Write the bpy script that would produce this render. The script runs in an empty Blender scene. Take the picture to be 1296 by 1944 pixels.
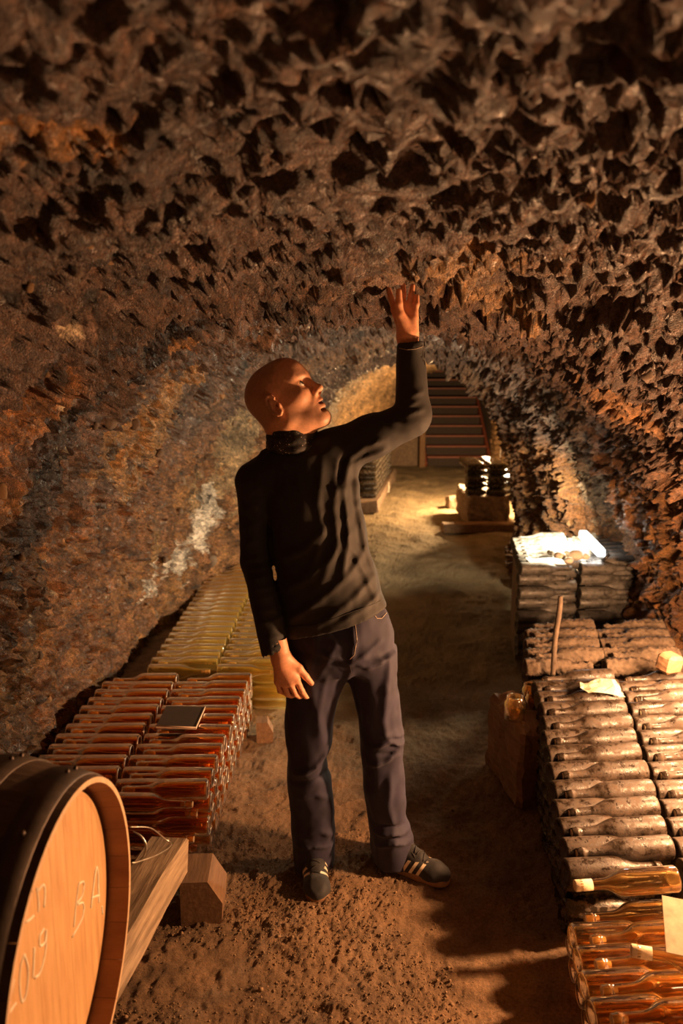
import bpy, math, random
import numpy as np
from mathutils import Vector, Matrix
from mathutils.bvhtree import BVHTree
random.seed(5); rng = np.random.default_rng(5)
S = bpy.context.scene; COL = S.collection

# ------------------------------------------------------------------ camera
FPX = 1512.0; CAMZ = 1.70
PITCH = math.atan2(272, FPX); CP, SP = math.cos(PITCH), math.sin(PITCH)
cam = bpy.data.cameras.new('camera'); camo = bpy.data.objects.new('camera', cam); COL.objects.link(camo)
cam.sensor_fit = 'VERTICAL'; cam.sensor_height = 36; cam.sensor_width = 24; cam.lens = 28.0
camo.location = (0, 0, CAMZ); camo.rotation_euler = (math.pi/2 - PITCH, 0, 0)
cam.dof.use_dof = True; cam.dof.focus_distance = 2.45; cam.dof.aperture_fstop = 3.2
cam.clip_start = 0.02
S.camera = camo
# ------------------------------------------------------------------ world, exposure
w = bpy.data.worlds.new('world'); S.world = w; w.use_nodes = True
w.node_tree.nodes['Background'].inputs[0].default_value = (0.02, 0.016, 0.02, 1)
w.node_tree.nodes['Background'].inputs[1].default_value = 0.3
S.view_settings.view_transform = 'Standard'; S.view_settings.look = 'None'
S.view_settings.gamma = 1; S.view_settings.use_curve_mapping = False
S.view_settings.exposure = 0.0

# ------------------------------------------------------------------ lamps of the cellar and an added front fill
def ray(px, py):
    a = (px-648)/FPX; b = (972-py)/FPX
    return np.array([a, CP+b*SP, -SP+b*CP])
def P(px, py, Y):                       # point on the ray of a pixel at world depth Y
    d = ray(px, py); return np.array([0, 0, CAMZ]) + d*(Y/d[1])
def G(px, py, z=0.0):
    d = ray(px, py); return np.array([0, 0, CAMZ]) + d*((z-CAMZ)/d[2])
def proj(p):
    d = p - np.array([0, 0, CAMZ]); dep = d[..., 1]*CP - d[..., 2]*SP; up = d[..., 1]*SP + d[..., 2]*CP
    dep = np.where(dep > 0.05, dep, 0.05)
    return 648+FPX*d[..., 0]/dep, 972-FPX*up/dep, dep
def point_light(name, loc, energy, color, r=0.04):
    l = bpy.data.lights.new(name, 'POINT'); l.energy = energy; l.color = color; l.shadow_soft_size = r
    o = bpy.data.objects.new(name, l); COL.objects.link(o); o.location = loc; return o
KEY = (1.40, 2.86, 0.74); NEAR = (1.44, 2.15, 0.80); FRONT = (1.27, 1.00, 0.62); TUBE = tuple(P(1121, 1030, 4.62)); FAR = tuple(P(960, 903, 8.9))
WARM = (1.0, 0.50, 0.20)
point_light('key_lamp_light', KEY, 70, (1.0, 0.52, 0.24), 0.05)
point_light('near_lamp_light', NEAR, 225, (1.0, 0.50, 0.22), 0.05)
point_light('front_fill_light', FRONT, 9, (1.0, 0.50, 0.22), 0.05)  # unseen fill added on the camera side to light the face
ta = bpy.data.lights.new('tube_lamp_light', 'AREA'); ta.shape = 'RECTANGLE'; ta.size = .24; ta.size_y = .06; ta.energy = 88; ta.color = (1.0, .80, .50)
tao = bpy.data.objects.new('tube_lamp_light', ta); COL.objects.link(tao); tao.location = (TUBE[0]-.05, TUBE[1]-.02, TUBE[2]+.17)
tao.rotation_euler = Vector((-.9, .40, -.28)).to_track_quat('-Z', 'Y').to_euler()
point_light('far_lamp_light', (1.72, 9.45, .66), 420, (1.0, 0.60, 0.26), 0.06)

# ------------------------------------------------------------------ helpers
def put(o, parent=None, label=None, cat=None, group=None, kind=None):
    COL.objects.link(o) if o.name not in COL.objects else None
    if parent is not None: o.parent = parent
    if label: o['label'] = label
    if cat: o['category'] = cat
    if group: o['group'] = group
    if kind: o['kind'] = kind
    return o
def mesh(name, V, F, mat=None, smooth=True, cols=None, attr='tint'):
    m = bpy.data.meshes.new(name); V = np.asarray(V, np.float32)
    if isinstance(F, np.ndarray):
        k = F.shape[1]; m.vertices.add(len(V)); m.vertices.foreach_set('co', V.ravel())
        m.loops.add(F.size); m.loops.foreach_set('vertex_index', F.ravel().astype(np.int32))
        m.polygons.add(len(F)); m.polygons.foreach_set('loop_start', np.arange(0, F.size, k, dtype=np.int32))
        m.polygons.foreach_set('loop_total', np.full(len(F), k, np.int32)); m.update(calc_edges=True); m.validate()
    else:
        m.from_pydata([tuple(map(float, v)) for v in V], [], F); m.update()
    if smooth: m.polygons.foreach_set('use_smooth', [True]*len(m.polygons))
    if mat is not None:
        for mm in (mat if isinstance(mat, (list, tuple)) else [mat]): m.materials.append(mm)
    if cols is not None and len(cols) == len(m.vertices):
        a = m.color_attributes.new(attr, 'FLOAT_COLOR', 'POINT')
        c = np.ones((len(V), 4), np.float32); c[:, :3] = cols; a.data.foreach_set('color', c.ravel())
    return m
def obj(name, m, parent=None, loc=None, rot=None, **kw):
    o = bpy.data.objects.new(name, m)
    if loc is not None: o.location = loc
    if rot is not None: o.rotation_euler = rot
    return put(o, parent, **kw)
def empty(name, loc=(0, 0, 0), rot=(0, 0, 0), **kw):
    o = bpy.data.objects.new(name, None); o.empty_display_size = .05
    o.location = loc; o.rotation_euler = rot; return put(o, **kw)

def hash3(ix, iy, iz, s=0):
    n = (ix.astype(np.int64)*73856093) ^ (iy.astype(np.int64)*19349663) ^ (iz.astype(np.int64)*83492791) ^ (s*2654435)
    n = (n ^ (n >> 13)) * 1274126177 & 0x7fffffff
    n = (n ^ (n >> 16)) * 668265263 & 0x7fffffff
    return ((n ^ (n >> 15)) & 0xffffff)/float(0xffffff)
def vnoise(p, f=1.0, s=0):
    q = p*f; i = np.floor(q).astype(np.int64); t = q-i; t = t*t*(3-2*t)
    r = 0
    for dx in (0, 1):
        for dy in (0, 1):
            for dz in (0, 1):
                wgt = (t[:, 0] if dx else 1-t[:, 0])*(t[:, 1] if dy else 1-t[:, 1])*(t[:, 2] if dz else 1-t[:, 2])
                r = r + wgt*hash3(i[:, 0]+dx, i[:, 1]+dy, i[:, 2]+dz, s)
    return r*2-1
def fbm(p, f, o=4, s=0, g=.5):
    a = 1; r = 0
    for k in range(o): r = r + a*vnoise(p, f*2**k, s+k*7); a *= g
    return r
def worley(p, f, s=0):
    q = p*f; i = np.floor(q).astype(np.int64); f1 = np.full(len(p), 9.); f2 = f1.copy(); idc = np.zeros(len(p))
    for dx in (-1, 0, 1):
        for dy in (-1, 0, 1):
            for dz in (-1, 0, 1):
                c = i+np.array([dx, dy, dz]); h = [hash3(c[:, 0], c[:, 1], c[:, 2], s+k) for k in (1, 2, 3)]
                d = np.sqrt(sum((c[:, k]+h[k]-q[:, k])**2 for k in range(3)))
                nw = d < f1; f2 = np.where(nw, f1, np.minimum(f2, d)); idc = np.where(nw, h[0], idc); f1 = np.where(nw, d, f1)
    return f1, f2, idc
def sst(x, a, b):
    t = np.clip((x-a)/(b-a), 0, 1); return t*t*(3-2*t)

# ------------------------------------------------------------------ materials
class NT:
    def __init__(s, name):
        s.m = bpy.data.materials.new(name); s.m.use_nodes = True; s.t = s.m.node_tree; s.n = s.t.nodes
        s.b = s.n['Principled BSDF']; s.out = s.n['Material Output']
    def add(s, ty, **kw):
        x = s.n.new(ty)
        for k, v in kw.items():
            if k in ('operation', 'blend_type', 'data_type', 'noise_dimensions', 'feature', 'attribute_name', 'wave_type', 'bands_direction'): setattr(x, k, v)
        return x
    def L(s, a, b): s.t.links.new(a, b)
    def noise(s, scale, detail=4, rough=.6, coord='Object', vec=None):
        n = s.add('ShaderNodeTexNoise'); n.inputs['Scale'].default_value = scale; n.inputs['Detail'].default_value = detail
        n.inputs['Roughness'].default_value = rough
        s.L(vec if vec else s.tc(coord), n.inputs['Vector']); return n.outputs['Fac']
    def tc(s, c='Object'):
        if not hasattr(s, '_tc'): s._tc = s.add('ShaderNodeTexCoord')
        return s._tc.outputs[c]
    def ramp(s, fac, stops):
        r = s.add('ShaderNodeValToRGB'); e = r.color_ramp.elements
        while len(e) < len(stops): e.new(.5)
        for el, (p, c) in zip(e, stops):
            el.position = p; el.color = (*c, 1) if len(c) == 3 else c
        s.L(fac, r.inputs[0]); return r.outputs[0]
    def mix(s, f, a, b, bt='MIX'):
        x = s.add('ShaderNodeMix', data_type='RGBA', blend_type=bt)
        if isinstance(f, float): x.inputs[0].default_value = f
        else: s.L(f, x.inputs[0])
        for v, i in ((a, 6), (b, 7)):
            if isinstance(v, tuple): x.inputs[i].default_value = (*v, 1)
            else: s.L(v, x.inputs[i])
        return x.outputs[2]
    def bump(s, h, strength=.5, dist=.01):
        b = s.add('ShaderNodeBump'); b.inputs['Strength'].default_value = strength; b.inputs['Distance'].default_value = dist
        s.L(h, b.inputs['Height']); s.L(b.outputs[0], s.b.inputs['Normal']); return b
    def set(s, **kw):
        for k, v in kw.items():
            i = s.b.inputs[k.replace('_', ' ')]
            if isinstance(v, (int, float)): i.default_value = v
            elif isinstance(v, tuple): i.default_value = (*v, 1)
            else: s.L(v, i)
        return s
def simple(name, col, rough=.6, bump=None, var=.25, **kw):
    n = NT(name)
    c = n.ramp(n.noise(30 if bump is None else bump[0]*.4, 5), [(.3, tuple(x*(1-var) for x in col)), (.7, tuple(min(1, x*(1+var)) for x in col))])
    n.set(Base_Color=c, Roughness=rough, **kw)
    if bump: n.bump(n.noise(bump[0], 5), bump[1], bump[2])
    return n.m

def mat_rock():
    n = NT('rough_cellar_rock'); a = n.add('ShaderNodeAttribute', attribute_name='tint')
    f = n.ramp(n.noise(55, 6, .7), [(.32, (.35, .33, .33)), (.5, (.95, .95, .95)), (.68, (1.9, 1.75, 1.6))])  # brightest spots of this noise paint glints into the rock colour
    c = n.mix(1.0, a.outputs['Color'], f, 'MULTIPLY')
    g = n.ramp(n.noise(230, 3, .6), [(.35, (.6, .6, .6)), (.65, (1.35, 1.3, 1.25))])
    c = n.mix(1.0, c, g, 'MULTIPLY')
    r = n.ramp(n.noise(38, 4, .6), [(.35, (.22,)*3), (.6, (.62,)*3)])
    n.set(Base_Color=c, Roughness=r, Specular_IOR_Level=.6)
    h = n.add('ShaderNodeMath', operation='ADD'); n.L(n.noise(70, 8, .72), h.inputs[0]); n.L(n.noise(260, 4, .6), h.inputs[1])
    n.bump(h.outputs[0], 1.0, .03); return n.m
def mat_earth():
    n = NT('packed_earth_floor'); a = n.add('ShaderNodeAttribute', attribute_name='tint')
    f = n.ramp(n.noise(120, 6, .7), [(.3, (.6, .6, .6)), (.7, (1.4, 1.35, 1.3))])
    n.set(Base_Color=n.mix(1.0, a.outputs['Color'], f, 'MULTIPLY'), Roughness=.85)
    n.bump(n.noise(180, 6, .7), .8, .012); return n.m
def mat_glass(name, col, dens=1.0, trans=.25, rough=.04, dust=0.0, dustcol=(.35, .26, .18)):
    n = NT(name)
    n.set(Base_Color=col, Roughness=rough, IOR=1.45, Transmission_Weight=1.0)
    tl = n.add('ShaderNodeBsdfTranslucent'); tl.inputs[0].default_value = (*[min(1, c*1.05) for c in col], 1)
    tr = n.add('ShaderNodeBsdfTransparent'); tr.inputs[0].default_value = (*col, 1)
    m1 = n.add('ShaderNodeMixShader'); m1.inputs[0].default_value = trans; n.L(n.b.outputs[0], m1.inputs[1]); n.L(tl.outputs[0], m1.inputs[2])
    m2 = n.add('ShaderNodeMixShader'); m2.inputs[0].default_value = .06; n.L(m1.outputs[0], m2.inputs[1]); n.L(tr.outputs[0], m2.inputs[2])
    last = m2.outputs[0]
    if dust > 0:
        d = n.add('ShaderNodeBsdfDiffuse'); d.inputs[0].default_value = (*dustcol, 1)
        oi = n.add('ShaderNodeObjectInfo'); ad = n.add('ShaderNodeVectorMath', operation='ADD')
        n.L(n.tc('Object'), ad.inputs[0]); n.L(oi.outputs['Random'], ad.inputs[1])
        f = n.ramp(n.noise(26, 6, .7, vec=ad.outputs[0]), [(.5-dust*.4, (0, 0, 0)), (.8, (dust,)*3)])
        m3 = n.add('ShaderNodeMixShader'); n.L(f, m3.inputs[0]); n.L(last, m3.inputs[1]); n.L(d.outputs[0], m3.inputs[2]); last = m3.outputs[0]
    n.L(last, n.out.inputs['Surface']); return n.m
def mat_dusty(name, glass, dustc, amt, bumpd=.002, scale=40):
    n = NT(name); oi = n.add('ShaderNodeObjectInfo')
    ad = n.add('ShaderNodeVectorMath', operation='ADD'); sc = n.add('ShaderNodeMath', operation='MULTIPLY'); sc.inputs[1].default_value = 31.
    n.L(oi.outputs['Random'], sc.inputs[0]); n.L(n.tc('Object'), ad.inputs[0]); n.L(sc.outputs[0], ad.inputs[1])
    v = ad.outputs[0]
    f = n.ramp(n.noise(scale, 7, .72, vec=v), [(.62-amt*.34, (0, 0, 0)), (.66, (1, 1, 1))])
    f2 = n.ramp(n.noise(9, 3, .6, vec=v), [(.35, (.35,)*3), (.6, (1, 1, 1))])
    mk = n.mix(1.0, f, f2, 'MULTIPLY')
    n.set(Base_Color=n.mix(mk, glass, dustc), Roughness=n.ramp(mk, [(0, (.16,)*3), (.6, (.8,)*3)]))
    n.bump(n.noise(scale*4, 4, .7, vec=v), .6, bumpd); return n.m
def mat_emit(name, col, s):
    n = NT(name); e = n.add('ShaderNodeEmission'); e.inputs[0].default_value = (*col, 1); e.inputs[1].default_value = s
    n.L(e.outputs[0], n.out.inputs['Surface']); return n.m
def mat_wood(name, c1, c2, scale=(1, 8, 8), rough=.6, bumps=.3):
    n = NT(name); mp = n.add('ShaderNodeMapping'); mp.inputs['Scale'].default_value = scale; n.L(n.tc('Object'), mp.inputs[0])
    f = n.noise(6, 8, .65, vec=mp.outputs[0])
    n.set(Base_Color=n.ramp(f, [(.3, c1), (.7, c2)]), Roughness=rough); n.bump(f, bumps, .004); return n.m
def mat_skin():
    n = NT('skin'); a = n.add('ShaderNodeAttribute', attribute_name='tint')
    f = n.ramp(n.noise(90, 5, .6), [(.3, (.86, .82, .8)), (.7, (1.1, 1.08, 1.05))])
    n.set(Base_Color=n.mix(1.0, a.outputs['Color'], f, 'MULTIPLY'), Roughness=.48, Subsurface_Weight=.12, Subsurface_Scale=.01)
    n.b.inputs['Subsurface Radius'].default_value = (1, .35, .15)
    n.bump(n.noise(420, 3, .6), .25, .0012); return n.m
def mat_cloth(name, col, rough=.85, weave=900, sheen=.3, var=.2):
    n = NT(name); f = n.noise(14, 6, .65)
    c = n.ramp(f, [(.3, tuple(x*(1-var) for x in col)), (.7, tuple(x*(1+var) for x in col))])
    n.set(Base_Color=c, Roughness=rough, Sheen_Weight=sheen)
    n.bump(n.noise(weave, 2, .5), .35, .001); return n.m
M = dict(rock=mat_rock(), earth=mat_earth(), skin=mat_skin(),
    shirt=mat_cloth('black_jersey', (.014, .012, .011), .75, 700, .06), jeans=mat_cloth('indigo_denim', (.019, .017, .042), .8, 1100, .05, .3),
    suede=mat_cloth('black_suede', (.014, .013, .015), .75, 500, .2),
    gum=simple('gum_rubber', (.30, .16, .08), .6), stripe=simple('cream_leather', (.75, .62, .45), .5),
    lace=simple('black_lace', (.03, .028, .028), .7), thread=simple('pale_thread', (.42, .33, .24), .7),
    amber=mat_glass('amber_wine_glass', (.92, .42, .09), trans=.03), yellow=mat_glass('golden_wine_glass', (1.0, .80, .34), trans=.14),
    gold=mat_glass('golden_brown_glass', (.93, .62, .24), trans=.04, dust=.1),
    cork=simple('cream_cork', (.72, .56, .36), .8, (120, .4, .002)), wire=simple('pale_wire', (.75, .68, .58), .3, Metallic=.8),
    dusty=mat_dusty('dusty_dark_bottle_glass', (.012, .008, .005), (.068, .043, .026), .72), dark=mat_dusty('dim_dark_bottle_glass', (.020, .015, .010), (.16, .12, .08), .4),
    mould=mat_dusty('mould_covered_glass', (.05, .032, .02), (.17, .12, .08), 1.0, .012, 60),
    grey=mat_dusty('grey_dusty_bottle_glass', (.03, .028, .025), (.15, .135, .12), .8),
    oak=mat_wood('pale_oak_head', (.50, .27, .11), (.74, .46, .21), (8, 8, 1.1), .5, .15), stave=mat_wood('weathered_dark_stave', (.075, .045, .028), (.16, .10, .065), (1, 8, 8), .6, .4),
    rim=mat_wood('stained_oak_chime', (.20, .07, .028), (.34, .15, .06), (1, 3, 3), .45, .15), rimedge=mat_wood('raw_oak_edge', (.55, .34, .18), (.75, .52, .32), (6, 6, 6), .6, .1),
    iron=simple('dark_hoop_iron', (.10, .075, .06), .45, (60, .3, .002), Metallic=.6), beam=mat_wood('weathered_beam', (.13, .085, .05), (.50, .37, .24), (9, 1, 9), .8, .9),
    timber=mat_wood('brown_timber', (.13, .07, .035), (.28, .16, .085), (9, 1, 9), .75, .5),
    stair=mat_wood('red_brown_stair_wood', (.20, .055, .03), (.34, .10, .055), (1, 9, 9), .5, .4), riser=simple('shaded_riser_wood', (.035, .018, .012), .7),
    chalk=simple('white_chalk', (.9, .78, .62), .9), slate=simple('dark_slate', (.05, .032, .024), .55), slate_edge=simple('pale_slate_edge', (.7, .5, .36), .7),
    paper=simple('cream_paper', (.55, .42, .30), .8), white=simple('white_paper', (.85, .85, .82), .7), stone=simple('field_stone', (.20, .14, .10), .85, (60, .8, .01), .35),
    stone2=simple('ochre_stone', (.36, .21, .10), .85, (60, .8, .01), .35), pale=simple('pale_stone', (.62, .56, .47), .8, (40, .5, .006)),
    eye=simple('eye_white', (.8, .72, .65), .15, var=.03), iris=simple('dark_iris', (.06, .05, .04), .1, var=.1),
    tubeglow=mat_emit('lit_tube', (1.0, .96, .88), 30), bulbglow=mat_emit('lit_bulb', (1.0, .80, .5), 30), warmglow=mat_emit('lit_warm_tube', (1.0, .62, .3), 25),
    plastic=simple('black_plastic', (.02, .02, .02), .4))

# ------------------------------------------------------------------ cellar shell
YK = [-2.5, 0.3, 1.2, 2.4, 3.2, 4.0, 5.0, 5.7, 6.0, 6.25, 6.9, 8, 9, 12, 14.2]
CK = [.05, .05, .05, .10, .16, .24, .37, .50, .56, .60, .75, .90, 1.05, 1.65, 2.0]
HL = [1.5, 1.5, 1.5, 1.35, 1.36, 1.34, 1.28, 1.15, 1.08, 1.08, 1.3, 1.25, 1.25, 1.15, 1.15]
HR = [1.6, 1.6, 1.6, 1.55, 1.50, 1.46, 1.30, .95, .80, .80, 1.15, 1.2, 1.2, 1.05, 1.05]
HT = [2.2, 2.2, 2.14, 1.99, 1.97, 1.96, 1.92, 1.86, 1.80, 1.80, 1.93, 1.93, 1.92, 1.84, 1.78]
def vault_base(u, y):
    c = np.interp(y, YK, CK); hl = np.interp(y, YK, HL); hr = np.interp(y, YK, HR); h = np.interp(y, YK, HT)
    cs, sn = np.cos(u), np.sin(u)
    x = c - np.where(cs > 0, hl, hr)*np.sign(cs)*np.abs(cs)**.80
    z = h*np.maximum(sn, 0)**.86 - .06
    return np.stack([x, y, z], -1)
ys = [-2.5]
while ys[-1] < 14.2:
    y = ys[-1]; ys.append(y + (.06 if y < .35 else max(.0055, .0037*y)))
ys = np.array(ys); NU = 560
us = np.linspace(0, np.pi, NU); U, Y = np.meshgrid(us, ys); Uf, Yf = U.ravel(), Y.ravel()
B = vault_base(Uf, Yf); e = 1e-3
Tu = vault_base(np.clip(Uf+e, 0, np.pi), Yf)-vault_base(np.clip(Uf-e, 0, np.pi), Yf); Ty = np.zeros_like(B); Ty[:, 1] = 1
Nn = np.cross(Tu, Ty); Nn /= np.linalg.norm(Nn, axis=1)[:, None]+1e-9
ctr = np.stack([np.interp(Yf, YK, CK), Yf, np.full_like(Yf, .9)], -1)
Nn *= np.sign(((ctr-B)*Nn).sum(1))[:, None]
side = sst(B[:, 0]-ctr[:, 0]+.12*fbm(B, 2, 2, 7), -.25, .6)             # the right side is more ragged
warp = B + .07*np.stack([fbm(B, 4, 5, 1, .6), fbm(B, 4, 5, 2, .6), fbm(B, 4, 5, 3, .6)], -1)
asp = warp*np.array([1, 1, 1.0])
big = fbm(asp, 1.5, 3, 11); med = fbm(asp, 6, 4, 23); fine = fbm(asp, 26, 4, 41, .6)
w1, w2, wid = worley(asp*np.array([1, .8, 1.2]), 7, 5); v1, v2, vid = worley(asp, 19, 9); s1, s2, sid = worley(asp*np.array([1, .7, 1.6]), 34, 17)
pit = -sst(.5-v1, 0, .35)*(vid > .55)               # holes
edge = np.minimum((s2-s1)*1.6, 1)
disp = (1-side)*.016*fbm(asp, 34, 3, 141, .6) + .075*big + .050*med + .026*fine + .020*(wid-.5)*(1-np.exp(-6*(w2-w1))) + .040*pit - .022*sst(.45-s1, 0, .3)*(sid > .62)
disp += (.012+.026*side)*(sid-.45)*2*edge
rid = 1-np.abs(fbm(asp*np.array([1, .6, 2.2]), 11, 4, 61, .6)); disp += (.25+.75*side)*.045*(rid-.6)
r2 = 1-np.abs(fbm(asp, 21, 3, 67, .6)); disp += .018*(r2-.6)
disp *= np.clip(.35+np.abs(Yf)*.25, .55, 1.0)*np.where(Yf > 6.1, .75, 1.)
foot = sst(B[:, 2], -.06, .25)
V = B + Nn*(disp*(.4+.6*foot))[:, None]
V += (.016*np.stack([fbm(asp, 17, 2, 71), fbm(asp, 17, 2, 72), fbm(asp, 17, 2, 73)], -1))*(.4+.6*side)[:, None]
hd_ = P(768, 545, 2.44); V -= Nn*(.06*np.exp(-((V-hd_)**2).sum(1)/.14**2))[:, None]
# rock tint: brown conglomerate low, darker grey high, ochre and pale deposits
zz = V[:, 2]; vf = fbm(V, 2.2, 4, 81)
brown = np.array([.27, .135, .065]); high_grey = np.array([.165, .108, .085]); ochre = np.array([.47, .255, .095]); dk = np.array([.045, .033, .03]); palec = np.array([.62, .55, .46])
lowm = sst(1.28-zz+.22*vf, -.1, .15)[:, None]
C = high_grey*(1-lowm)+brown*lowm
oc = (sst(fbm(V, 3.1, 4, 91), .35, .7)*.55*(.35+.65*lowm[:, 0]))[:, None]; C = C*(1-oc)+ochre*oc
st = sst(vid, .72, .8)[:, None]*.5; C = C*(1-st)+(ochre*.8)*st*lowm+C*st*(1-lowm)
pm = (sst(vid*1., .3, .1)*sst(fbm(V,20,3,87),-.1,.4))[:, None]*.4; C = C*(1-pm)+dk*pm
PX, PY, DEP = proj(V)
def vault_hit(px, py):
    m = np.where((np.abs(PX-px) < 8) & (np.abs(PY-py) < 8) & (Yf > .4))[0]
    return V[m[np.argmin(DEP[m])]] if len(m) else P(px, py, 3)
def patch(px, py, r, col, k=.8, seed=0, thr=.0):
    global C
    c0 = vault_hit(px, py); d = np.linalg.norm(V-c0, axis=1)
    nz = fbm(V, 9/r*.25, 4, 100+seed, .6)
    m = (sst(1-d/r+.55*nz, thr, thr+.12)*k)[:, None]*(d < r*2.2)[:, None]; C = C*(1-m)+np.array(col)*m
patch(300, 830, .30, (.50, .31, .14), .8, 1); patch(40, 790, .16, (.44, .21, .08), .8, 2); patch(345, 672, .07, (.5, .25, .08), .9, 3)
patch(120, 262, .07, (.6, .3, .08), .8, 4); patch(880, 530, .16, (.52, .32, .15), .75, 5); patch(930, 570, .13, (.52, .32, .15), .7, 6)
patch(1180, 790, .2, (.40, .21, .09), .8, 7); patch(460, 850, .4, (.42, .33, .2), .6, 8); patch(310, 1030, .12, (.5, .33, .15), .7, 9)  # the widest one paints the tube lamp's light on the left wall
for i, (a, b, r) in enumerate([(410, 975, .22), (385, 1015, .2), (350, 1060, .18), (310, 1090, .14), (290, 1125, .1)]): patch(a, b, r, (.80, .74, .66), .95, 20+i, .25)
for i, (a, b, r) in enumerate([(122, 880, .035), (135, 860, .03), (118, 780, .03), (70, 1180, .025), (130, 630, .03), (110, 1120, .02)]): patch(a, b, r, (.82, .68, .48), .9, 30+i, .2)
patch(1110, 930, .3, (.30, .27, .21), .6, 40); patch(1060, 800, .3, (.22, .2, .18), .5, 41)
chm = (sst(V[:, 1], 6.3, 7.2))[:, None]*.8; C = C*(1-chm)+np.array([.42, .28, .14])*(1+.3*vf[:, None])*chm  # far chamber tinted bright ochre, its lamplight put into the rock colour
lw = (1-side)[:, None]; C *= 1+lw*(.55*fbm(asp, 16, 4, 131, .7)+.75*(vid-.5)*sst(.62-v1, 0, .2))[:, None]
C = np.maximum(C, .01)
C *= (.8+.4*hash3((sid*1e6).astype(np.int64), np.zeros_like(Uf).astype(np.int64), np.zeros_like(Uf).astype(np.int64)))[:, None]
NV = len(ys); idx = np.arange(NV*NU).reshape(NV, NU)
def shell(name, a, b):
    sub = idx[:, a:b+1]; loc = -np.ones(NV*NU, np.int64); fl = sub.ravel(); loc[fl] = np.arange(len(fl)); s = loc[sub]
    F = np.stack([s[:-1, :-1], s[:-1, 1:], s[1:, 1:], s[1:, :-1]], -1).reshape(-1, 4)
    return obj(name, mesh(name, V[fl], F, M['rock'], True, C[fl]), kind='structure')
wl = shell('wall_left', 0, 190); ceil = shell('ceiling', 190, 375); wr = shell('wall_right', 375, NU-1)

# floor
ysf = [-2.5]
while ysf[-1] < 14.3:
    y = ysf[-1]; ysf.append(y + (.06 if y < 1.2 else max(.0055, .0034*y)))
ysf = np.array(ysf); xs = np.linspace(-1.7, 3.4, 640) ; xs = np.where(xs < 1.4, xs, xs)
XX, YY = np.meshgrid(xs, ysf); cxl = np.interp(YY, YK, CK); sx = (XX-.85)*np.interp(YY, [1, 14], [.62, .62])+cxl
FP = np.stack([sx.ravel(), YY.ravel(), np.zeros(XX.size)], -1)
hz = .016*fbm(FP, 2.5, 3, 201)+.011*np.maximum(fbm(FP, 9, 3, 205), -.3)+.0035*fbm(FP, 45, 3, 211, .7)
grit = sst(fbm(FP, 2.0, 2, 220)+.35*sst(FP[:, 0], .35, -.4)+sst(FP[:, 1], 2.6, 1.8)*.3, -.1, .5)*sst(FP[:, 1], 3.4, 2.2)
g1, g2, gi = worley(FP, 95, 231); hz += grit*.0095*(1-np.minimum(g1*1.5, 1))*(.4+gi)
hz += .02*sst(np.abs(FP[:, 0]-cxl.ravel()-.08), .35, .6)
hz -= hz[(FP[:, 1] > 2.2) & (FP[:, 1] < 2.7) & (np.abs(FP[:, 0]) < .3)].mean()
FP[:, 2] = hz
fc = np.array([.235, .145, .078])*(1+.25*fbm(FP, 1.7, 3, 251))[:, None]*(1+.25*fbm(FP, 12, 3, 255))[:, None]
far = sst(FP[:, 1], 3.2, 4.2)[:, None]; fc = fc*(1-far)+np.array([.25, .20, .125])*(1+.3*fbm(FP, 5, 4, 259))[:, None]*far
ni, nj = XX.shape; fi = np.arange(ni*nj).reshape(ni, nj)
FF = np.stack([fi[:-1, :-1], fi[:-1, 1:], fi[1:, 1:], fi[1:, :-1]], -1).reshape(-1, 4)
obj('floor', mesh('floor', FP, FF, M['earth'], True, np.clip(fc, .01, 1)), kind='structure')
def fz(x, y):
    i = int(np.clip(np.searchsorted(ysf, y), 0, ni-1)); r = FP[i*nj:(i+1)*nj]; return float(np.interp(x, r[:, 0], r[:, 2]))

def rockmesh(name, seed, mat, sub=2, r=(1, 1, 1), amp=.25):
    import bmesh
    bm = bmesh.new(); bmesh.ops.create_icosphere(bm, subdivisions=sub, radius=1)
    v = np.array([x.co[:] for x in bm.verts]); v *= (1+amp*fbm(v+seed*7.1, 1.3, 3, seed))[:, None]; v *= np.array(r)
    for x, c in zip(bm.verts, v): x.co = c
    m = bpy.data.meshes.new(name); bm.to_mesh(m); bm.free(); m.materials.append(mat)
    m.polygons.foreach_set('use_smooth', [True]*len(m.polygons)); return m
rocks = [rockmesh('stone', i, M['stone2' if i % 3 == 0 else 'stone'], 2, (1, .8, .5+.1*i), .5) for i in range(6)]
# conglomerate stones bedded in the walls and the vault
cnt = {0: 0, 1: 0, 2: 0}; tries = 0
vis = np.where((PX > 0) & (PX < 1296) & (PY > 0) & (PY < 1500) & (Yf > 1.3) & (Yf < 5.6))[0]
for i in rng.choice(vis, 900, replace=False):
    ui = i % NU; k = 0 if ui < 190 else (1 if ui < 375 else 2)
    if cnt[k] >= (150, 60, 70)[k]: continue
    if k == 0 and V[i, 2] < .25: continue
    r = rng.uniform(.010, .026)*(1 if rng.random() < .88 else 1.6); cnt[k] += 1
    o = bpy.data.objects.new('stone', rocks[rng.integers(6)]); o.parent = (wl, ceil, wr)[k]
    o.location = V[i]-Nn[i]*r*.5; o.scale = (r, r, r); o.rotation_euler = tuple(rng.uniform(0, 6, 3)); COL.objects.link(o)

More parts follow.
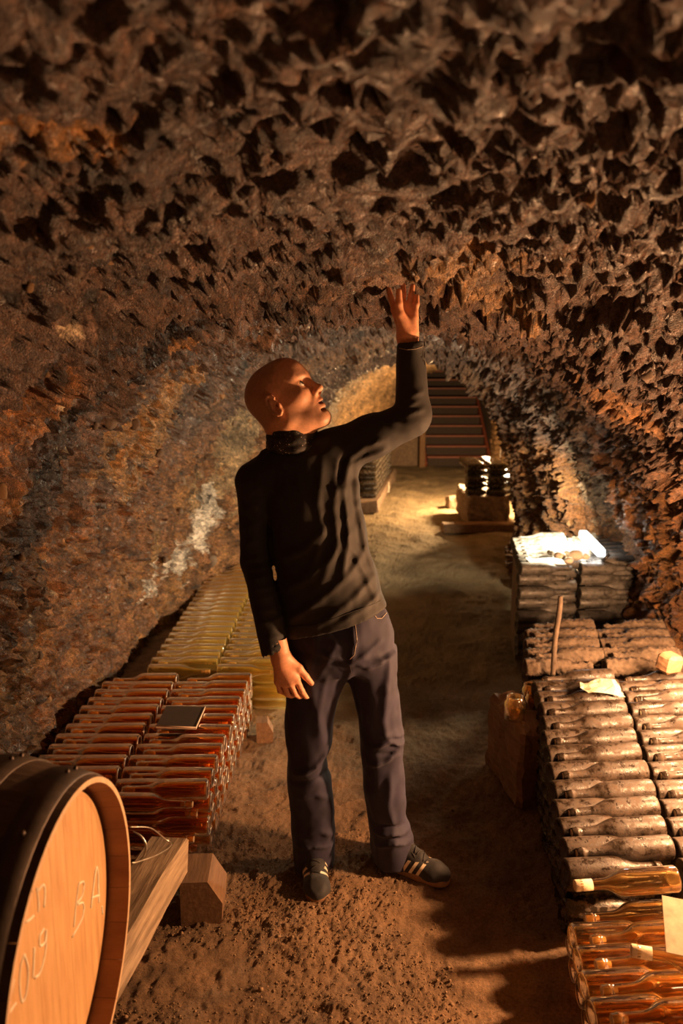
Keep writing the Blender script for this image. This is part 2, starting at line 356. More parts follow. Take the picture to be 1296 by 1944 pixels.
gv0 = np.array([(1, 0, 0), (-1, 0, 0), (0, 1, 0), (0, -1, 0), (0, 0, 1), (0, 0, -1)], float); gf0 = np.array([(0, 2, 4), (2, 1, 4), (1, 3, 4), (3, 0, 4), (2, 0, 5), (1, 2, 5), (3, 1, 5), (0, 3, 5)])
cand = np.where((FP[:, 1] > 1.35) & (FP[:, 1] < 3.1) & (FP[:, 0] > -.75) & (FP[:, 0] < .75))[0]
wg = grit[cand]+.05; pick = rng.choice(cand, 9000, replace=True, p=wg/wg.sum()); Vs = []; Fs = []
for k_, i_ in enumerate(pick):
    r_ = rng.uniform(.0015, .0042)*(1 if rng.random() > .03 else 2.2); a_ = rng.uniform(0, 6.28); c_, s_ = math.cos(a_), math.sin(a_)
    v_ = gv0*r_*rng.uniform(.7, 1.2, (6, 1)); v_ = np.stack([v_[:, 0]*c_-v_[:, 1]*s_, v_[:, 0]*s_+v_[:, 1]*c_, v_[:, 2]*.8], -1)
    Vs.append(v_+FP[i_]+[rng.uniform(-.003, .003), rng.uniform(-.003, .003), r_*.3]); Fs.append(gf0+6*k_)
obj('grit', mesh('grit', np.concatenate(Vs), np.concatenate(Fs), simple('floor_grit', (.26, .165, .09), .85), False), label='fine grit strewn over the earth floor in the foreground', cat='grit', kind='stuff')

# ------------------------------------------------------------------ boxes etc.
def boxV(sx, sy, sz, bev=.004, n=1):
    import bmesh
    bm = bmesh.new(); bmesh.ops.create_cube(bm, size=1); bmesh.ops.scale(bm, vec=(sx, sy, sz), verts=bm.verts)
    if bev: bmesh.ops.bevel(bm, geom=bm.edges, offset=bev, segments=n, profile=.5, affect='EDGES')
    return bm
def box(name, s, mat, bev=.004, rough=0., smooth=False, cuts=0):
    import bmesh
    bm = boxV(*s, bev)
    if rough:
        for _ in range(3): bmesh.ops.subdivide_edges(bm, edges=[e for e in bm.edges if e.calc_length() > max(s)/12], cuts=1, use_grid_fill=True)
        v = np.array([x.co[:] for x in bm.verts]); d = rough*np.stack([fbm(v, 18, 3, 5), fbm(v, 18, 3, 6), fbm(v, 18, 3, 7)], -1)
        for x, c in zip(bm.verts, v+d): x.co = c
    m = bpy.data.meshes.new(name); bm.to_mesh(m); bm.free(); m.materials.append(mat); return m
def tube(name, pts, r, mat, seg=8, radii=None):
    pts = [np.array(p, float) for p in pts]; n = len(pts); Vv = []; F = []
    ref = np.array([.13, .21, .97])
    for i, p in enumerate(pts):
        t = pts[min(i+1, n-1)]-pts[max(i-1, 0)]; t /= np.linalg.norm(t)+1e-9
        a = np.cross(t, ref); a /= np.linalg.norm(a); b = np.cross(t, a); rr = radii[i] if radii else r
        for k in range(seg): an = 2*math.pi*k/seg; Vv.append(p+rr*(math.cos(an)*a+math.sin(an)*b))
    for i in range(n-1):
        for k in range(seg): F.append((i*seg+k, i*seg+(k+1) % seg, (i+1)*seg+(k+1) % seg, (i+1)*seg+k))
    F.append(tuple(range(seg))[::-1]); F.append(tuple((n-1)*seg+k for k in range(seg)))
    return mesh(name, np.array(Vv), F, mat)
def spline(pts, n=8):
    pts = [np.array(p, float) for p in pts]; o = []; q = [2*pts[0]-pts[1]]+pts+[2*pts[-1]-pts[-2]]
    for i in range(1, len(q)-2):
        for k in range(n):
            t = k/n; a, b, c, d = q[i-1:i+3]
            o.append(.5*((2*b)+(-a+c)*t+(2*a-5*b+4*c-d)*t*t+(-a+3*b-3*c+d)*t**3))
    o.append(pts[-1]); return o
def lathe(name, prof, mat, seg=20, noise=0., nf=40):
    Vv = []; F = []
    for (a, r) in prof:
        for k in range(seg):
            an = 2*math.pi*k/seg; Vv.append((a, r*math.cos(an), r*math.sin(an)))
    Vv = np.array(Vv)
    if noise:
        nz = fbm(Vv, nf, 4, 77, .7); rr = Vv[:, 1:]; Vv[:, 1:] = rr*(1+noise*nz/np.maximum(.012, np.linalg.norm(rr, axis=1)))[:, None]
    n = len(prof)
    for i in range(n-1):
        for k in range(seg): F.append((i*seg+k, (i+1)*seg+k, (i+1)*seg+(k+1) % seg, i*seg+(k+1) % seg))
    return mesh(name, Vv, F, mat)

# ------------------------------------------------------------------ the man: signed-distance sculpting
class Sdf:
    def __init__(s, lo, hi, h):
        s.lo = np.array(lo, float); s.h = h; s.n = (np.ceil((np.array(hi)-s.lo)/h)+1).astype(int)
        s.D = np.full(tuple(s.n), 9., np.float32)
        s.ax = [s.lo[k]+h*np.arange(s.n[k]) for k in range(3)]
    def op(s, fn, lo, hi, k=.01, mode='u', pad=None):
        pad = (k+3*s.h) if pad is None else pad
        a = np.clip(np.floor((np.array(lo)-pad-s.lo)/s.h).astype(int), 0, s.n); b = np.clip(np.ceil((np.array(hi)+pad-s.lo)/s.h).astype(int)+1, 0, s.n)
        if (b <= a).any(): return s
        sl = tuple(slice(a[i], b[i]) for i in range(3))
        X, Y_, Z = np.meshgrid(*[s.ax[i][sl[i]] for i in range(3)], indexing='ij')
        d = fn(X, Y_, Z).astype(np.float32); D = s.D[sl]
        if mode == 'u': hh = np.maximum(k-np.abs(D-d), 0)/k; s.D[sl] = np.minimum(D, d)-hh*hh*k*.25
        elif mode == 's': hh = np.maximum(k-np.abs(D+d), 0)/k; s.D[sl] = np.maximum(D, -d)+hh*hh*k*.25
        elif mode == 'i': s.D[sl] = np.maximum(D, d)
        elif mode == 'a': s.D[sl] = D+d
        return s
    def cap(s, a, b, ra, rb=None, k=.01, mode='u', sq=None):
        a = np.array(a, float); b = np.array(b, float); rb = ra if rb is None else rb; ab = b-a; L = ab@ab+1e-12; R = max(ra, rb)
        def fn(X, Y_, Z):
            t = np.clip(((X-a[0])*ab[0]+(Y_-a[1])*ab[1]+(Z-a[2])*ab[2])/L, 0, 1)
            return np.sqrt((X-a[0]-t*ab[0])**2+(Y_-a[1]-t*ab[1])**2+(Z-a[2]-t*ab[2])**2)-(ra+(rb-ra)*t)
        return s.op(fn, np.minimum(a, b)-R, np.maximum(a, b)+R, k, mode)
    def ell(s, c, r, k=.01, mode='u', R=None):
        c = np.array(c, float); r = np.array(r, float); Rm = np.eye(3) if R is None else np.array(R)
        ex = np.sqrt((Rm**2)@(r**2)) if R is not None else r
        def fn(X, Y_, Z):
            q = [X-c[0], Y_-c[1], Z-c[2]]
            l = [Rm[0, i]*q[0]+Rm[1, i]*q[1]+Rm[2, i]*q[2] for i in range(3)]
            k0 = np.sqrt(sum((l[i]/r[i])**2 for i in range(3))); k1 = np.sqrt(sum((l[i]/r[i]**2)**2 for i in range(3)))
            return k0*(k0-1)/np.maximum(k1, 1e-6)
        return s.op(fn, c-ex, c+ex, k, mode)
    def torus(s, c, ax, R, r, k=.006, mode='u', sy=1.):
        c = np.array(c, float); ax = np.array(ax, float)/np.linalg.norm(ax)
        def fn(X, Y_, Z):
            q = np.stack([X-c[0], Y_-c[1], Z-c[2]], -1); hgt = q@ax; rad = np.sqrt(np.maximum((q**2).sum(-1)-hgt**2, 0))
            return np.sqrt((rad-R)**2+(hgt/sy)**2)-r
        return s.op(fn, c-R-r*2, c+R+r*2, k, mode)
    def loft(s, rows, k=.02, mode='u', yaw=0.):      # rows: (z, cx, cy, a, b)
        r = np.array(sorted(rows), float); z = r[:, 0]; cy_, sy_ = math.cos(yaw), math.sin(yaw)
        def fn(X, Y_, Z):
            cx, cy, a, b = [np.interp(Z, z, r[:, i]) for i in (1, 2, 3, 4)]
            dx, dy = X-cx, Y_-cy; dx, dy = dx*cy_+dy*sy_, -dx*sy_+dy*cy_
            q = np.sqrt((dx/a)**2+(dy/b)**2); d = (q-1)*np.minimum(a, b)*.5+(q-1)*np.maximum(a, b)*.3
            return np.maximum(d, np.maximum(Z-z[-1], z[0]-Z))
        m = max(r[:, 3].max(), r[:, 4].max())
        return s.op(fn, (r[:, 1].min()-m, r[:, 2].min()-m, z[0]), (r[:, 1].max()+m, r[:, 2].max()+m, z[-1]), k, mode)
    def plane(s, p, n):                                 # keep the side against n
        p = np.array(p, float); n = np.array(n, float)/np.linalg.norm(n)
        X, Y_, Z = np.meshgrid(*s.ax, indexing='ij', sparse=True)
        s.D = np.maximum(s.D, ((X-p[0])*n[0]+(Y_-p[1])*n[1]+(Z-p[2])*n[2]).astype(np.float32)); return s
    def fold(s, pts, amp, wd):                          # a crease running through pts (3-D points), ignoring depth
        pts = [np.array(p, float) for p in pts]
        for a, b in zip(pts[:-1], pts[1:]):
            ab = (b-a)[[0, 2]]; L = ab@ab+1e-9
            def fn(X, Y_, Z):
                t = np.clip(((X-a[0])*ab[0]+(Z-a[2])*ab[1])/L, 0, 1)
                d2 = (X-a[0]-t*ab[0])**2+(Z-a[2]-t*ab[1])**2
                return -amp*np.exp(-d2/(wd*wd))*np.exp(-((Y_-a[1])/.12)**2)*(.25+.75*np.sin(np.pi*np.clip(t*.8+.1, 0, 1)))
            m = wd*2.5
            lo = np.minimum(a, b)-m; hi = np.maximum(a, b)+m; lo[1] = a[1]-.2; hi[1] = a[1]+.2
            s.op(fn, lo, hi, mode='a', pad=0)
        return s
    def wob(s, f, amp, seed=0, oct=3):
        m = np.abs(s.D) < .03; I = np.argwhere(m)
        if len(I): p = s.lo+I*s.h; s.D[m] += (amp*fbm(p*np.array(f), 1, oct, seed)).astype(np.float32)
        return s
    def net(s):
        D = s.D; sg = D < 0; nx, ny, nz = D.shape
        cnt = np.zeros((nx-1, ny-1, nz-1), np.int8); c8 = [(i, j, k) for i in (0, 1) for j in (0, 1) for k in (0, 1)]
        for (i, j, k) in c8: cnt += sg[i:nx-1+i, j:ny-1+j, k:nz-1+k]
        act = (cnt > 0) & (cnt < 8); I = np.argwhere(act); vid = -np.ones(act.shape, np.int64); vid[act] = np.arange(len(I))
        acc = np.zeros((len(I), 3)); num = np.zeros(len(I))
        for a in c8:
            for ax in range(3):
                if a[ax]: continue
                b = list(a); b[ax] = 1
                da = D[I[:, 0]+a[0], I[:, 1]+a[1], I[:, 2]+a[2]]; db = D[I[:, 0]+b[0], I[:, 1]+b[1], I[:, 2]+b[2]]
                m = (da < 0) != (db < 0); t = np.where(m, da/np.where(m, da-db, 1), 0)
                pt = np.tile(np.array(a, float), (len(I), 1)); pt[:, ax] += t; acc[m] += pt[m]; num[m] += 1
        Vv = s.lo+(I+acc/num[:, None])*s.h; F = []
        for ax in range(3):
            o = [k for k in range(3) if k != ax]; sl0 = [slice(None)]*3; sl1 = [slice(None)]*3
            sl0[ax] = slice(0, -1); sl1[ax] = slice(1, None); A = sg[tuple(sl0)]; Bb = sg[tuple(sl1)]
            E_ = np.argwhere(A != Bb); E_ = E_[(E_[:, o[0]] > 0) & (E_[:, o[1]] > 0) & (E_[:, o[0]] < D.shape[o[0]]-1) & (E_[:, o[1]] < D.shape[o[1]]-1)]
            ins = A[tuple(E_.T)]
            q = []
            for (d0, d1) in ((-1, -1), (0, -1), (0, 0), (-1, 0)):
                c = E_.copy(); c[:, o[0]] += d0; c[:, o[1]] += d1; q.append(vid[tuple(c.T)])
            q = np.stack(q, -1); fl = ins if ax != 1 else ~ins; q[~fl] = q[~fl][:, ::-1]; F.append(q)
        F = np.concatenate(F); F = F[(F >= 0).all(1)]
        # one relaxing pass
        for _ in range(1):
            sm = np.zeros_like(Vv); ct = np.zeros(len(Vv))
            for a_, b_ in ((0, 1), (1, 2), (2, 3), (3, 0)):
                np.add.at(sm, F[:, a_], Vv[F[:, b_]]); np.add.at(ct, F[:, a_], 1); np.add.at(sm, F[:, b_], Vv[F[:, a_]]); np.add.at(ct, F[:, b_], 1)
            Vv = Vv*.5+.5*sm/np.maximum(ct, 1)[:, None]
        return Vv, F
def join(parts):
    Vs, Fs, Cs, o = [], [], [], 0
    for v, f, c in parts: Vs.append(v); Fs.append(f+o); Cs.append(c); o += len(v)
    return np.concatenate(Vs), np.concatenate(Fs), np.concatenate(Cs)
def Yb(py): return float(np.interp(py, [660, 900, 1200, 1450, 1620, 1700], [2.40, 2.42, 2.44, 2.47, 2.51, 2.50]))
def Q(px, py, dy=0.): return P(px, py, Yb(py)+dy)
def row(py, xl, xr, b, dy=0.):
    y = Yb(py)+dy; A_, B_ = P(xl, py, y), P(xr, py, y); c = (A_+B_)/2
    return (c[2], c[0], c[1], (B_[0]-A_[0])/2, b)

SK = np.array([.80, .43, .26])
# head ---------------------------------------------------------------
pit_, yaw_ = math.radians(31), math.radians(20)
f_ = np.array([math.cos(yaw_)*math.cos(pit_), -math.sin(yaw_)*math.cos(pit_), math.sin(pit_)])
u_ = np.array([0, 0, 1.])-f_[2]*f_; u_ /= np.linalg.norm(u_); l_ = np.cross(u_, f_)
HR3 = np.stack([f_, l_, u_], 1); HS = 1.03
HO = P(524, 770, 2.33)+l_*.078*HS
def hw(p): return HO+HR3@(np.array(p, float)*HS)
H = Sdf((-.13, -.10, -.17), (.15, .10, .15), .0021)
H.ell((-.014, 0, .048), (.098, .077, .083), .01).ell((.040, 0, .056), (.056, .060, .064), .03).ell((.030, 0, -.015), (.060, .060, .068), .03)
for s in (-1, 1):
    H.cap((.004, s*.050, -.050), (.070, s*.016, -.090), .017, .016, .03)
    H.cap((.002, s*.052, -.02), (.004, s*.050, -.05), .02, .018, .03)
    H.ell((.056, s*.043, -.008), (.024, .018, .017), .03)
H.ell((.078, 0, -.090), (.020, .022, .018), .02).ell((.066, 0, -.050), (.030, .031, .028), .025)
H.ell((.03, 0, -.075), (.05, .036, .02), .03)
for s in (-1, 1):
    H.cap((.086, s*.010, .040), (.070, s*.044, .046), .010, .008, .02)
    H.ell((.094, s*.031, .022), (.018, .018, .013), .014, 's')
    H.ell((.0705, s*.032, .022), (.0162, .0165, .0155), .004)
    H.ell((.086, s*.0325, .0215), (.013, .0135, .0072), .002, 's')
    H.cap((.078, s*.020, .030), (.074, s*.045, .026), .0045, .004, .006)       # upper lid fold
    H.cap((.076, s*.022, .009), (.070, s*.044, .010), .004, .004, .012)        # lower lid bag
H.cap((.086, 0, .032), (.108, 0, -.006), .0075, .009, .014).ell((.110, 0, -.011), (.0115, .011, .0095), .008)
for s in (-1, 1):
    H.ell((.098, s*.0125, -.0165), (.010, .0075, .0075), .007); H.ell((.103, s*.0065, -.0225), (.005, .0036, .006), .003, 's')
H.cap((.094, 0, -.030), (.094, 0, -.036), .006, .006, .01)
for s in (-1, 1):
    H.cap((.0965, 0, -.0405), (.082, s*.024, -.0455), .0058, .003, .006); H.cap((.092, 0, -.058), (.079, s*.021, -.050), .0070, .004, .008)
    H.cap((.094, s*.014, -.022), (.078, s*.028, -.044), .0032, .002, .012)
H.ell((.098, 0, -.0485), (.016, .019, .0040), .003, 's')
H.ell((.088, 0, -.070), (.008, .018, .006), .01, 's')
for s in (-1, 1):                                           # ears
    Re = np.array([[.97, -.22*s*0, -.22], [0, 1, 0], [.22, 0, .97]])
    H.ell((-.006, s*.078, .002), (.017, .0065, .031), .006, R=Re); H.ell((-.003, s*.086, .002), (.010, .007, .017), .005, 's', R=Re)
    rim = [(.008, .020), (.004, .029), (-.006, .034), (-.017, .030), (-.022, .017), (-.022, .002), (-.016, -.014), (-.006, -.026), (.002, -.029), (.007, -.024)]
    for a_, b_ in zip(rim[:-1], rim[1:]): H.cap((a_[0], s*(.0845), a_[1]), (b_[0], s*(.0845), b_[1]), .0042, .0042, .004)
    H.cap((-.010, s*.084, .018), (-.014, s*.083, -.010), .0032, .003, .005); H.ell((.010, s*.080, -.004), (.004, .005, .007), .004)
    H.ell((.002, s*.083, -.002), (.005, .01, .006), .003, 's')
# neck in head space, down towards the collar
nb = HR3.T@(Q(553, 850)-HO)/HS
H2lo = np.minimum(np.array([-.13, -.10, -.17]), nb-.08)
Hn = Sdf(H2lo, (.15, .10, .15), .0021)
o_ = np.round((np.array([-.13, -.10, -.17])-H2lo)/.0021).astype(int); Hn.lo = np.array([-.13, -.10, -.17])-o_*.0021; Hn.ax = [Hn.lo[k]+.0021*np.arange(Hn.n[k]) for k in range(3)]
sz = [min(H.D.shape[k], Hn.D.shape[k]-o_[k]) for k in range(3)]
Hn.D[o_[0]:o_[0]+sz[0], o_[1]:o_[1]+sz[1], o_[2]:o_[2]+sz[2]] = H.D[:sz[0], :sz[1], :sz[2]]; H = Hn
H.cap((-.035, 0, -.02), nb, .060, .056, .03).cap((.030, 0, -.070), nb+np.array([.02, 0, .02]), .030, .040, .03)
for s in (-1, 1): H.cap((-.022, s*.052, -.030), nb+np.array([.045, s*.012, .0]), .013, .011, .02)
hv, hf = H.net()
lp = hv; col = np.tile(SK, (len(hv), 1))
fb = fbm(lp, 60, 3, 3)
scalp = sst(lp[:, 2]-.055-.9*np.maximum(lp[:, 0], -.03)*.9+.012*fb, -.01, .02)
side_h = sst(-lp[:, 0]-.002+.01*fb, 0, .02)*sst(lp[:, 2], -.05, -.02); hair = np.maximum(scalp, side_h)*.45
col = col*(1-hair[:, None])+np.array([.20, .125, .085])*hair[:, None]
stub = sst(-lp[:, 2]-.03, 0, .02)*sst(lp[:, 0], -.0, .03)*.22; col = col*(1-stub[:, None])+np.array([.28, .19, .15])*stub[:, None]
lip = np.exp(-((lp[:, 2]+.049)/.010)**2)*sst(lp[:, 0], .082, .092)*sst(-np.abs(lp[:, 1]), -.025, -.018)*.55; col = col*(1-lip[:, None])+np.array([.50, .17, .13])*lip[:, None]
brw = np.exp(-((lp[:, 2]-.046-.05*(np.abs(lp[:, 1])-.03)*0)/.006)**2)*sst(np.abs(lp[:, 1]), .008, .014)*sst(-np.abs(lp[:, 1]), -.052, -.044)*sst(lp[:, 0], .06, .068)*.55
col = col*(1-brw[:, None])+np.array([.22, .12, .07])*brw[:, None]
head = (HO+(hv*HS)@HR3.T, hf, col)
# raised left hand -----------------------------------------------------
def hand(segs, lo, hi, h=.0018, extra=None):
    g = Sdf(lo, hi, h)
    for a, b, ra, rb, k in segs: g.cap(a, b, ra, rb, k)
    if extra: extra(g)
    v, f = g.net(); return v, f, np.tile(SK*np.array([1.0, .92, .9]), (len(v), 1))
YH = 2.40
def q(px, py, dy=0): return P(px, py, YH+dy)
seg = [(q(781, 690), q(775, 640), .029, .026, .02), (q(774, 690, .01), q(771, 640, .008), .026, .024, .02)]
for (mx, my, md) in ((749, 588, .022), (762, 579, .012), (776, 581, .004), (786, 594, -.004)): seg.append((q(773, 638, .004), q(mx, my, md), .021, .0125, .018))
for ch in ([(749, 588, .022), (742, 567, .030), (736, 545, .040)], [(763, 579, .012), (765, 560, .018), (765, 541, .032)],
           [(776, 581, .004), (780, 561, .010), (783, 543, .022)], [(786, 594, -.004), (790, 578, -.002), (791, 563, .008)]):
    r0 = .0100
    for a, b, ra, rb in ((ch[0], ch[1], r0, .0088), (ch[1], ch[2], .0090, .0074)): seg.append((q(*a), q(*b), ra, rb, .004))
seg += [(q(773, 630, -.012), q(759, 598, -.024), .021, .0155, .012), (q(759, 598, -.024), q(757, 577, -.030), .0130, .0112, .006), (q(757, 577, -.030), q(757, 553, -.026), .0112, .0085, .004)]
seg.append((q(784, 630, -.006), q(785, 605, -.008), .014, .012, .012))
hand_up = hand(seg, q(725, 700, -.07), q(810, 530, .08))
# lowered right hand -----------------------------------------------------
YL = 2.335
def q2(px, py, dy=0): return P(px, py, YL+dy)
seg = [(q2(520, 1215, .01), q2(530, 1248), .026, .025, .02), (q2(529, 1215, .01), q2(536, 1248), .024, .024, .02)]
mcp = [(563, 1290, -.004), (551, 1296, -.008), (539, 1297, -.004), (527, 1294, .004)]
for m_ in mcp: seg.append((q2(533, 1250, .003), q2(*m_), .021, .0125, .016))
for ch in ([mcp[0], (573, 1312, .002), (583, 1327, .018)], [mcp[1], (560, 1317, .0), (573, 1327, .022)],
           [mcp[2], (546, 1318, .006), (558, 1324, .028)], [mcp[3], (532, 1311, .012), (542, 1317, .030)]):
    for a, b, ra, rb in ((ch[0], ch[1], .0102, .0092), (ch[1], ch[2], .0092, .0076)): seg.append((q2(*a), q2(*b), ra, rb, .004))
seg += [(q2(543, 1250, 0), q2(567, 1268, .004), .018, .0135, .014), (q2(567, 1268, .004), q2(580, 1284, .008), .0125, .0112, .006), (q2(580, 1284, .008), q2(591, 1297, .010), .0112, .0085, .004)]
hand_dn = hand(seg, q2(495, 1345, -.06), q2(610, 1195, .09))
# the rest of the body under the clothes, coarse --------------------------
bd = Sdf((-.45, 2.15, -.02), (.40, 2.75, 1.75), .012)
J = dict(neck=Q(556, 862), chest=Q(580, 930), sh1=Q(482, 922), el1=Q(483, 1066), wr1=q2(522, 1222, .0), sh2=Q(640, 862), el2=Q(785, 790), wr2=q(780, 668),
         pel=Q(640, 1190), h1=Q(600, 1230), k1=Q(588, 1430), a1=Q(600, 1640), h2=Q(705, 1230), k2=Q(728, 1430), a2=Q(750, 1640))
for a, b, ra, rb in (('neck', 'chest', .05, .09), ('chest', 'pel', .09, .09), ('chest', 'sh1', .06, .04), ('chest', 'sh2', .06, .04), ('sh1', 'el1', .04, .032), ('el1', 'wr1', .032, .026),
                     ('sh2', 'el2', .04, .032), ('el2', 'wr2', .032, .026), ('pel', 'h1', .07, .06), ('pel', 'h2', .07, .06), ('h1', 'k1', .055, .045), ('k1', 'a1', .042, .032), ('h2', 'k2', .055, .045), ('k2', 'a2', .042, .032)):
    bd.cap(J[a], J[b], ra, rb, .03)
bv, bf = bd.net(); body = (bv, bf, np.tile(SK, (len(bv), 1)))
vv, ff, cc = join([head, hand_up, hand_dn, body])
man = obj('person', mesh('person', vv, ff, M['skin'], True, cc), label='man in black long-sleeved top and dark jeans touching the vault with one raised hand', cat='person')
for s in (-1, 1):
    import bmesh
    bm = bmesh.new(); bmesh.ops.create_uvsphere(bm, u_segments=24, v_segments=16, radius=.0149); m = bpy.data.meshes.new('eye')
    for f in bm.faces: f.material_index = 1 if f.calc_center_median().z > .0125 else 0; f.smooth = True
    bm.to_mesh(m); bm.free(); m.materials.append(M['eye']); m.materials.append(M['iris'])
    o = obj('eye', m, man, loc=hw((.0725, s*.032, .022)))
    d = Vector(f_+.25*u_); o.rotation_euler = d.to_track_quat('Z', 'Y').to_euler()

# shirt -------------------------------------------------------------------
T = Sdf((-.42, 2.12, .80), (.34, 2.68, 1.78), .0055)
tors = [row(862, 505, 632, .080), row(885, 486, 660, .095), row(920, 488, 674, .108), row(960, 500, 680, .112), row(1000, 510, 688, .112), row(1060, 521, 701, .110), row(1110, 528, 720, .116), row(1150, 526, 738, .124), row(1215, 528, 752, .128)]
T.loft(tors, .02)
T.cap(Q(553, 870), Q(482, 912), .055, .056, .04).cap(Q(556, 868), Q(640, 855), .058, .060, .04)
T.cap(Q(480, 918), Q(484, 1065), .058, .047, .02); T.cap(Q(484, 1065), q2(518, 1234, .002), .0465, .0375, .012)
T.cap(Q(640, 857), Q(705, 828, -.005), .066, .062, .03).cap(Q(705, 828, -.005), Q(783, 795, -.01), .061, .047, .02)
T.cap(Q(784, 790, -.01), q(781, 640), .047, .0405, .016).cap(Q(790, 786, -.01), Q(796, 782, -.01), .034, .028, .03)
# folds
def F_(pts, amp, wd, dy=-.08): T.fold([Q(a, b, dy) for a, b in pts], amp, wd)
F_([(668, 868), (690, 850), (722, 838)], .010, .010); F_([(670, 882), (700, 868), (735, 856)], .010, .009); F_([(664, 872), (655, 930), (662, 1010), (650, 1090)], .013, .013)
F_([(676, 885), (680, 960), (694, 1040), (722, 1120)], .010, .011); F_([(645, 880), (634, 960), (640, 1030), (610, 1100)], .010, .013); F_([(612, 870), (604, 950), (614, 1010), (590, 1080)], .007, .012)
F_([(655, 868), (647, 880), (640, 920)], -.012, .008); F_([(660, 1020), (690, 1080), (712, 1135)], .009, .012)
F_([(552, 1172), (610, 1130), (660, 1090), (692, 1050)], .009, .012); F_([(600, 1182), (660, 1140), (706, 1100)], .008, .011); F_([(640, 1176), (690, 1150), (722, 1130)], .007, .010); F_([(540, 1120), (590, 1090), (640, 1040)], .008, .013); F_([(535, 1060), (580, 1040), (625, 990)], .007, .013)
F_([(765, 772), (790, 762)], .008, .008, -.03); F_([(758, 790), (800, 776)], .009, .008, -.03); F_([(770, 755), (800, 742)], .006, .008, -.03); F_([(730, 795), (770, 805)], .007, .008, -.03); F_([(712, 800), (745, 822)], .006, .009, -.03)
for i, yy in enumerate((1062, 1078, 1096, 1113, 1130, 1150, 1172, 1195)): F_([(462+(yy-1060)*.24, yy+3), (512+(yy-1060)*.2, yy-5+4*(i % 2))], .0045, .0065, -.05)
for i, yy in enumerate((935, 965, 1000, 1030)): F_([(455, yy+10), (500, yy-14)], .004, .010, -.04)
T.fold([q(757, 660, -.04), q(808, 658, -.04)], .003, .004)
T.wob((10, 10, 4), .007, 33, 3); T.wob((26, 26, 14), .0022, 35, 2)
# hem, cuffs and sleeve openings
hl_, hr_ = Q(535, 1204), Q(738, 1147); dv = hr_-hl_; n_ = np.array([dv[2], 0, -dv[0]]); n_ = n_/np.linalg.norm(n_)
if n_[2] > 0: n_ = -n_
def cut_hem(X, Y_, Z):        # cut below the hem, only around the torso
    d = (X-hl_[0])*n_[0]+(Z-hl_[2])*n_[2]
    return np.where((X > P(530, 1180, 2.33)[0]-.0) | (Z < .8), d, -1.)
arm_mask = None
cuff_a, cuff_b = q2(503, 1247), q2(542, 1226); cd = cuff_b-cuff_a; cn = np.array([cd[2], 0, -cd[0]]); cn /= np.linalg.norm(cn)
if cn[2] > 0: cn = -cn
def armd(X, Y_, Z):
    a = Q(484, 1065); b = q2(518, 1234, .002); ab = b-a; L = ab@ab
    t = np.clip(((X-a[0])*ab[0]+(Y_-a[1])*ab[1]+(Z-a[2])*ab[2])/L, 0, 1.4)
    return np.sqrt((X-a[0]-t*ab[0])**2+(Y_-a[1]-t*ab[1])**2+(Z-a[2]-t*ab[2])**2)-.055
def cut_all(X, Y_, Z):
    dh = (X-hl_[0])*n_[0]+(Z-hl_[2])*n_[2]; dc = (X-cuff_a[0])*cn[0]+(Z-cuff_a[2])*cn[2]
    ina = armd(X, Y_, Z) < 0
    return np.where(ina, dc, dh)
T.op(cut_all, T.lo, T.lo+T.n*T.h, mode='i', pad=0)
cu = q(781, 649); T.op(lambda X, Y_, Z: np.where((X > q(735, 649)[0]), Z-cu[2]-.10*(X-cu[0]), -1.), T.lo, T.lo+T.n*T.h, mode='i', pad=0)
T.cap(q(781, 640), q(781.5, 690), .0345, .036, .002, 's'); ea_, eb_ = Q(484, 1065), q2(518, 1234, .002); T.cap(eb_-(ea_-eb_)*.1, eb_+(ea_-eb_)*.035, .0300, .0300, .002, 's')
T.cap(Q(556, 812), Q(556, 846), .060, .066, .004, 's')
inner = [(r[0], r[1], r[2], r[3]-.010, r[4]-.010) for r in tors if r[0] < Q(0, 1100)[2]]
sv, sf = T.net(); shirt = obj('shirt', mesh('shirt', sv, sf, M['shirt']), man, label='black long-sleeved jersey top')
# cuff and hem stitching
tr = BVHTree.FromPolygons([tuple(v) for v in sv], [tuple(int(i) for i in f) for f in sf])
def drape(bvh, px0, Yd=1.5, off=.0008, tgt=None):
    o_ = Vector((0, 0, CAMZ)); d = Vector(ray(*px0)).normalized(); h = bvh.ray_cast(o_, d)
    return None if h[0] is None else np.array(h[0]+h[1].normalized()*off if h[1].dot(d) < 0 else h[0]-h[1].normalized()*off)
def seam(name, bvh, pxs, r, mat, par, n=5):
    pl = []
    for (a, b) in zip(pxs[:-1], pxs[1:]):
        for k in range(n): t = k/n; pl.append((a[0]+(b[0]-a[0])*t, a[1]+(b[1]-a[1])*t))
    pl.append(pxs[-1]); pts = [drape(bvh, p) for p in pl]; pts = [p for p in pts if p is not None]
    if len(pts) > 2: obj(name, tube(name, pts, r, mat, 6), par)
seam('cuff_seam', tr, [(758, 661), (772, 664), (790, 662), (805, 657)], .0009, M['thread'], shirt)
seam('hem_seam', tr, [(548, 1190), (600, 1186), (650, 1168), (700, 1150), (728, 1138)], .0008, M['lace'], shirt)

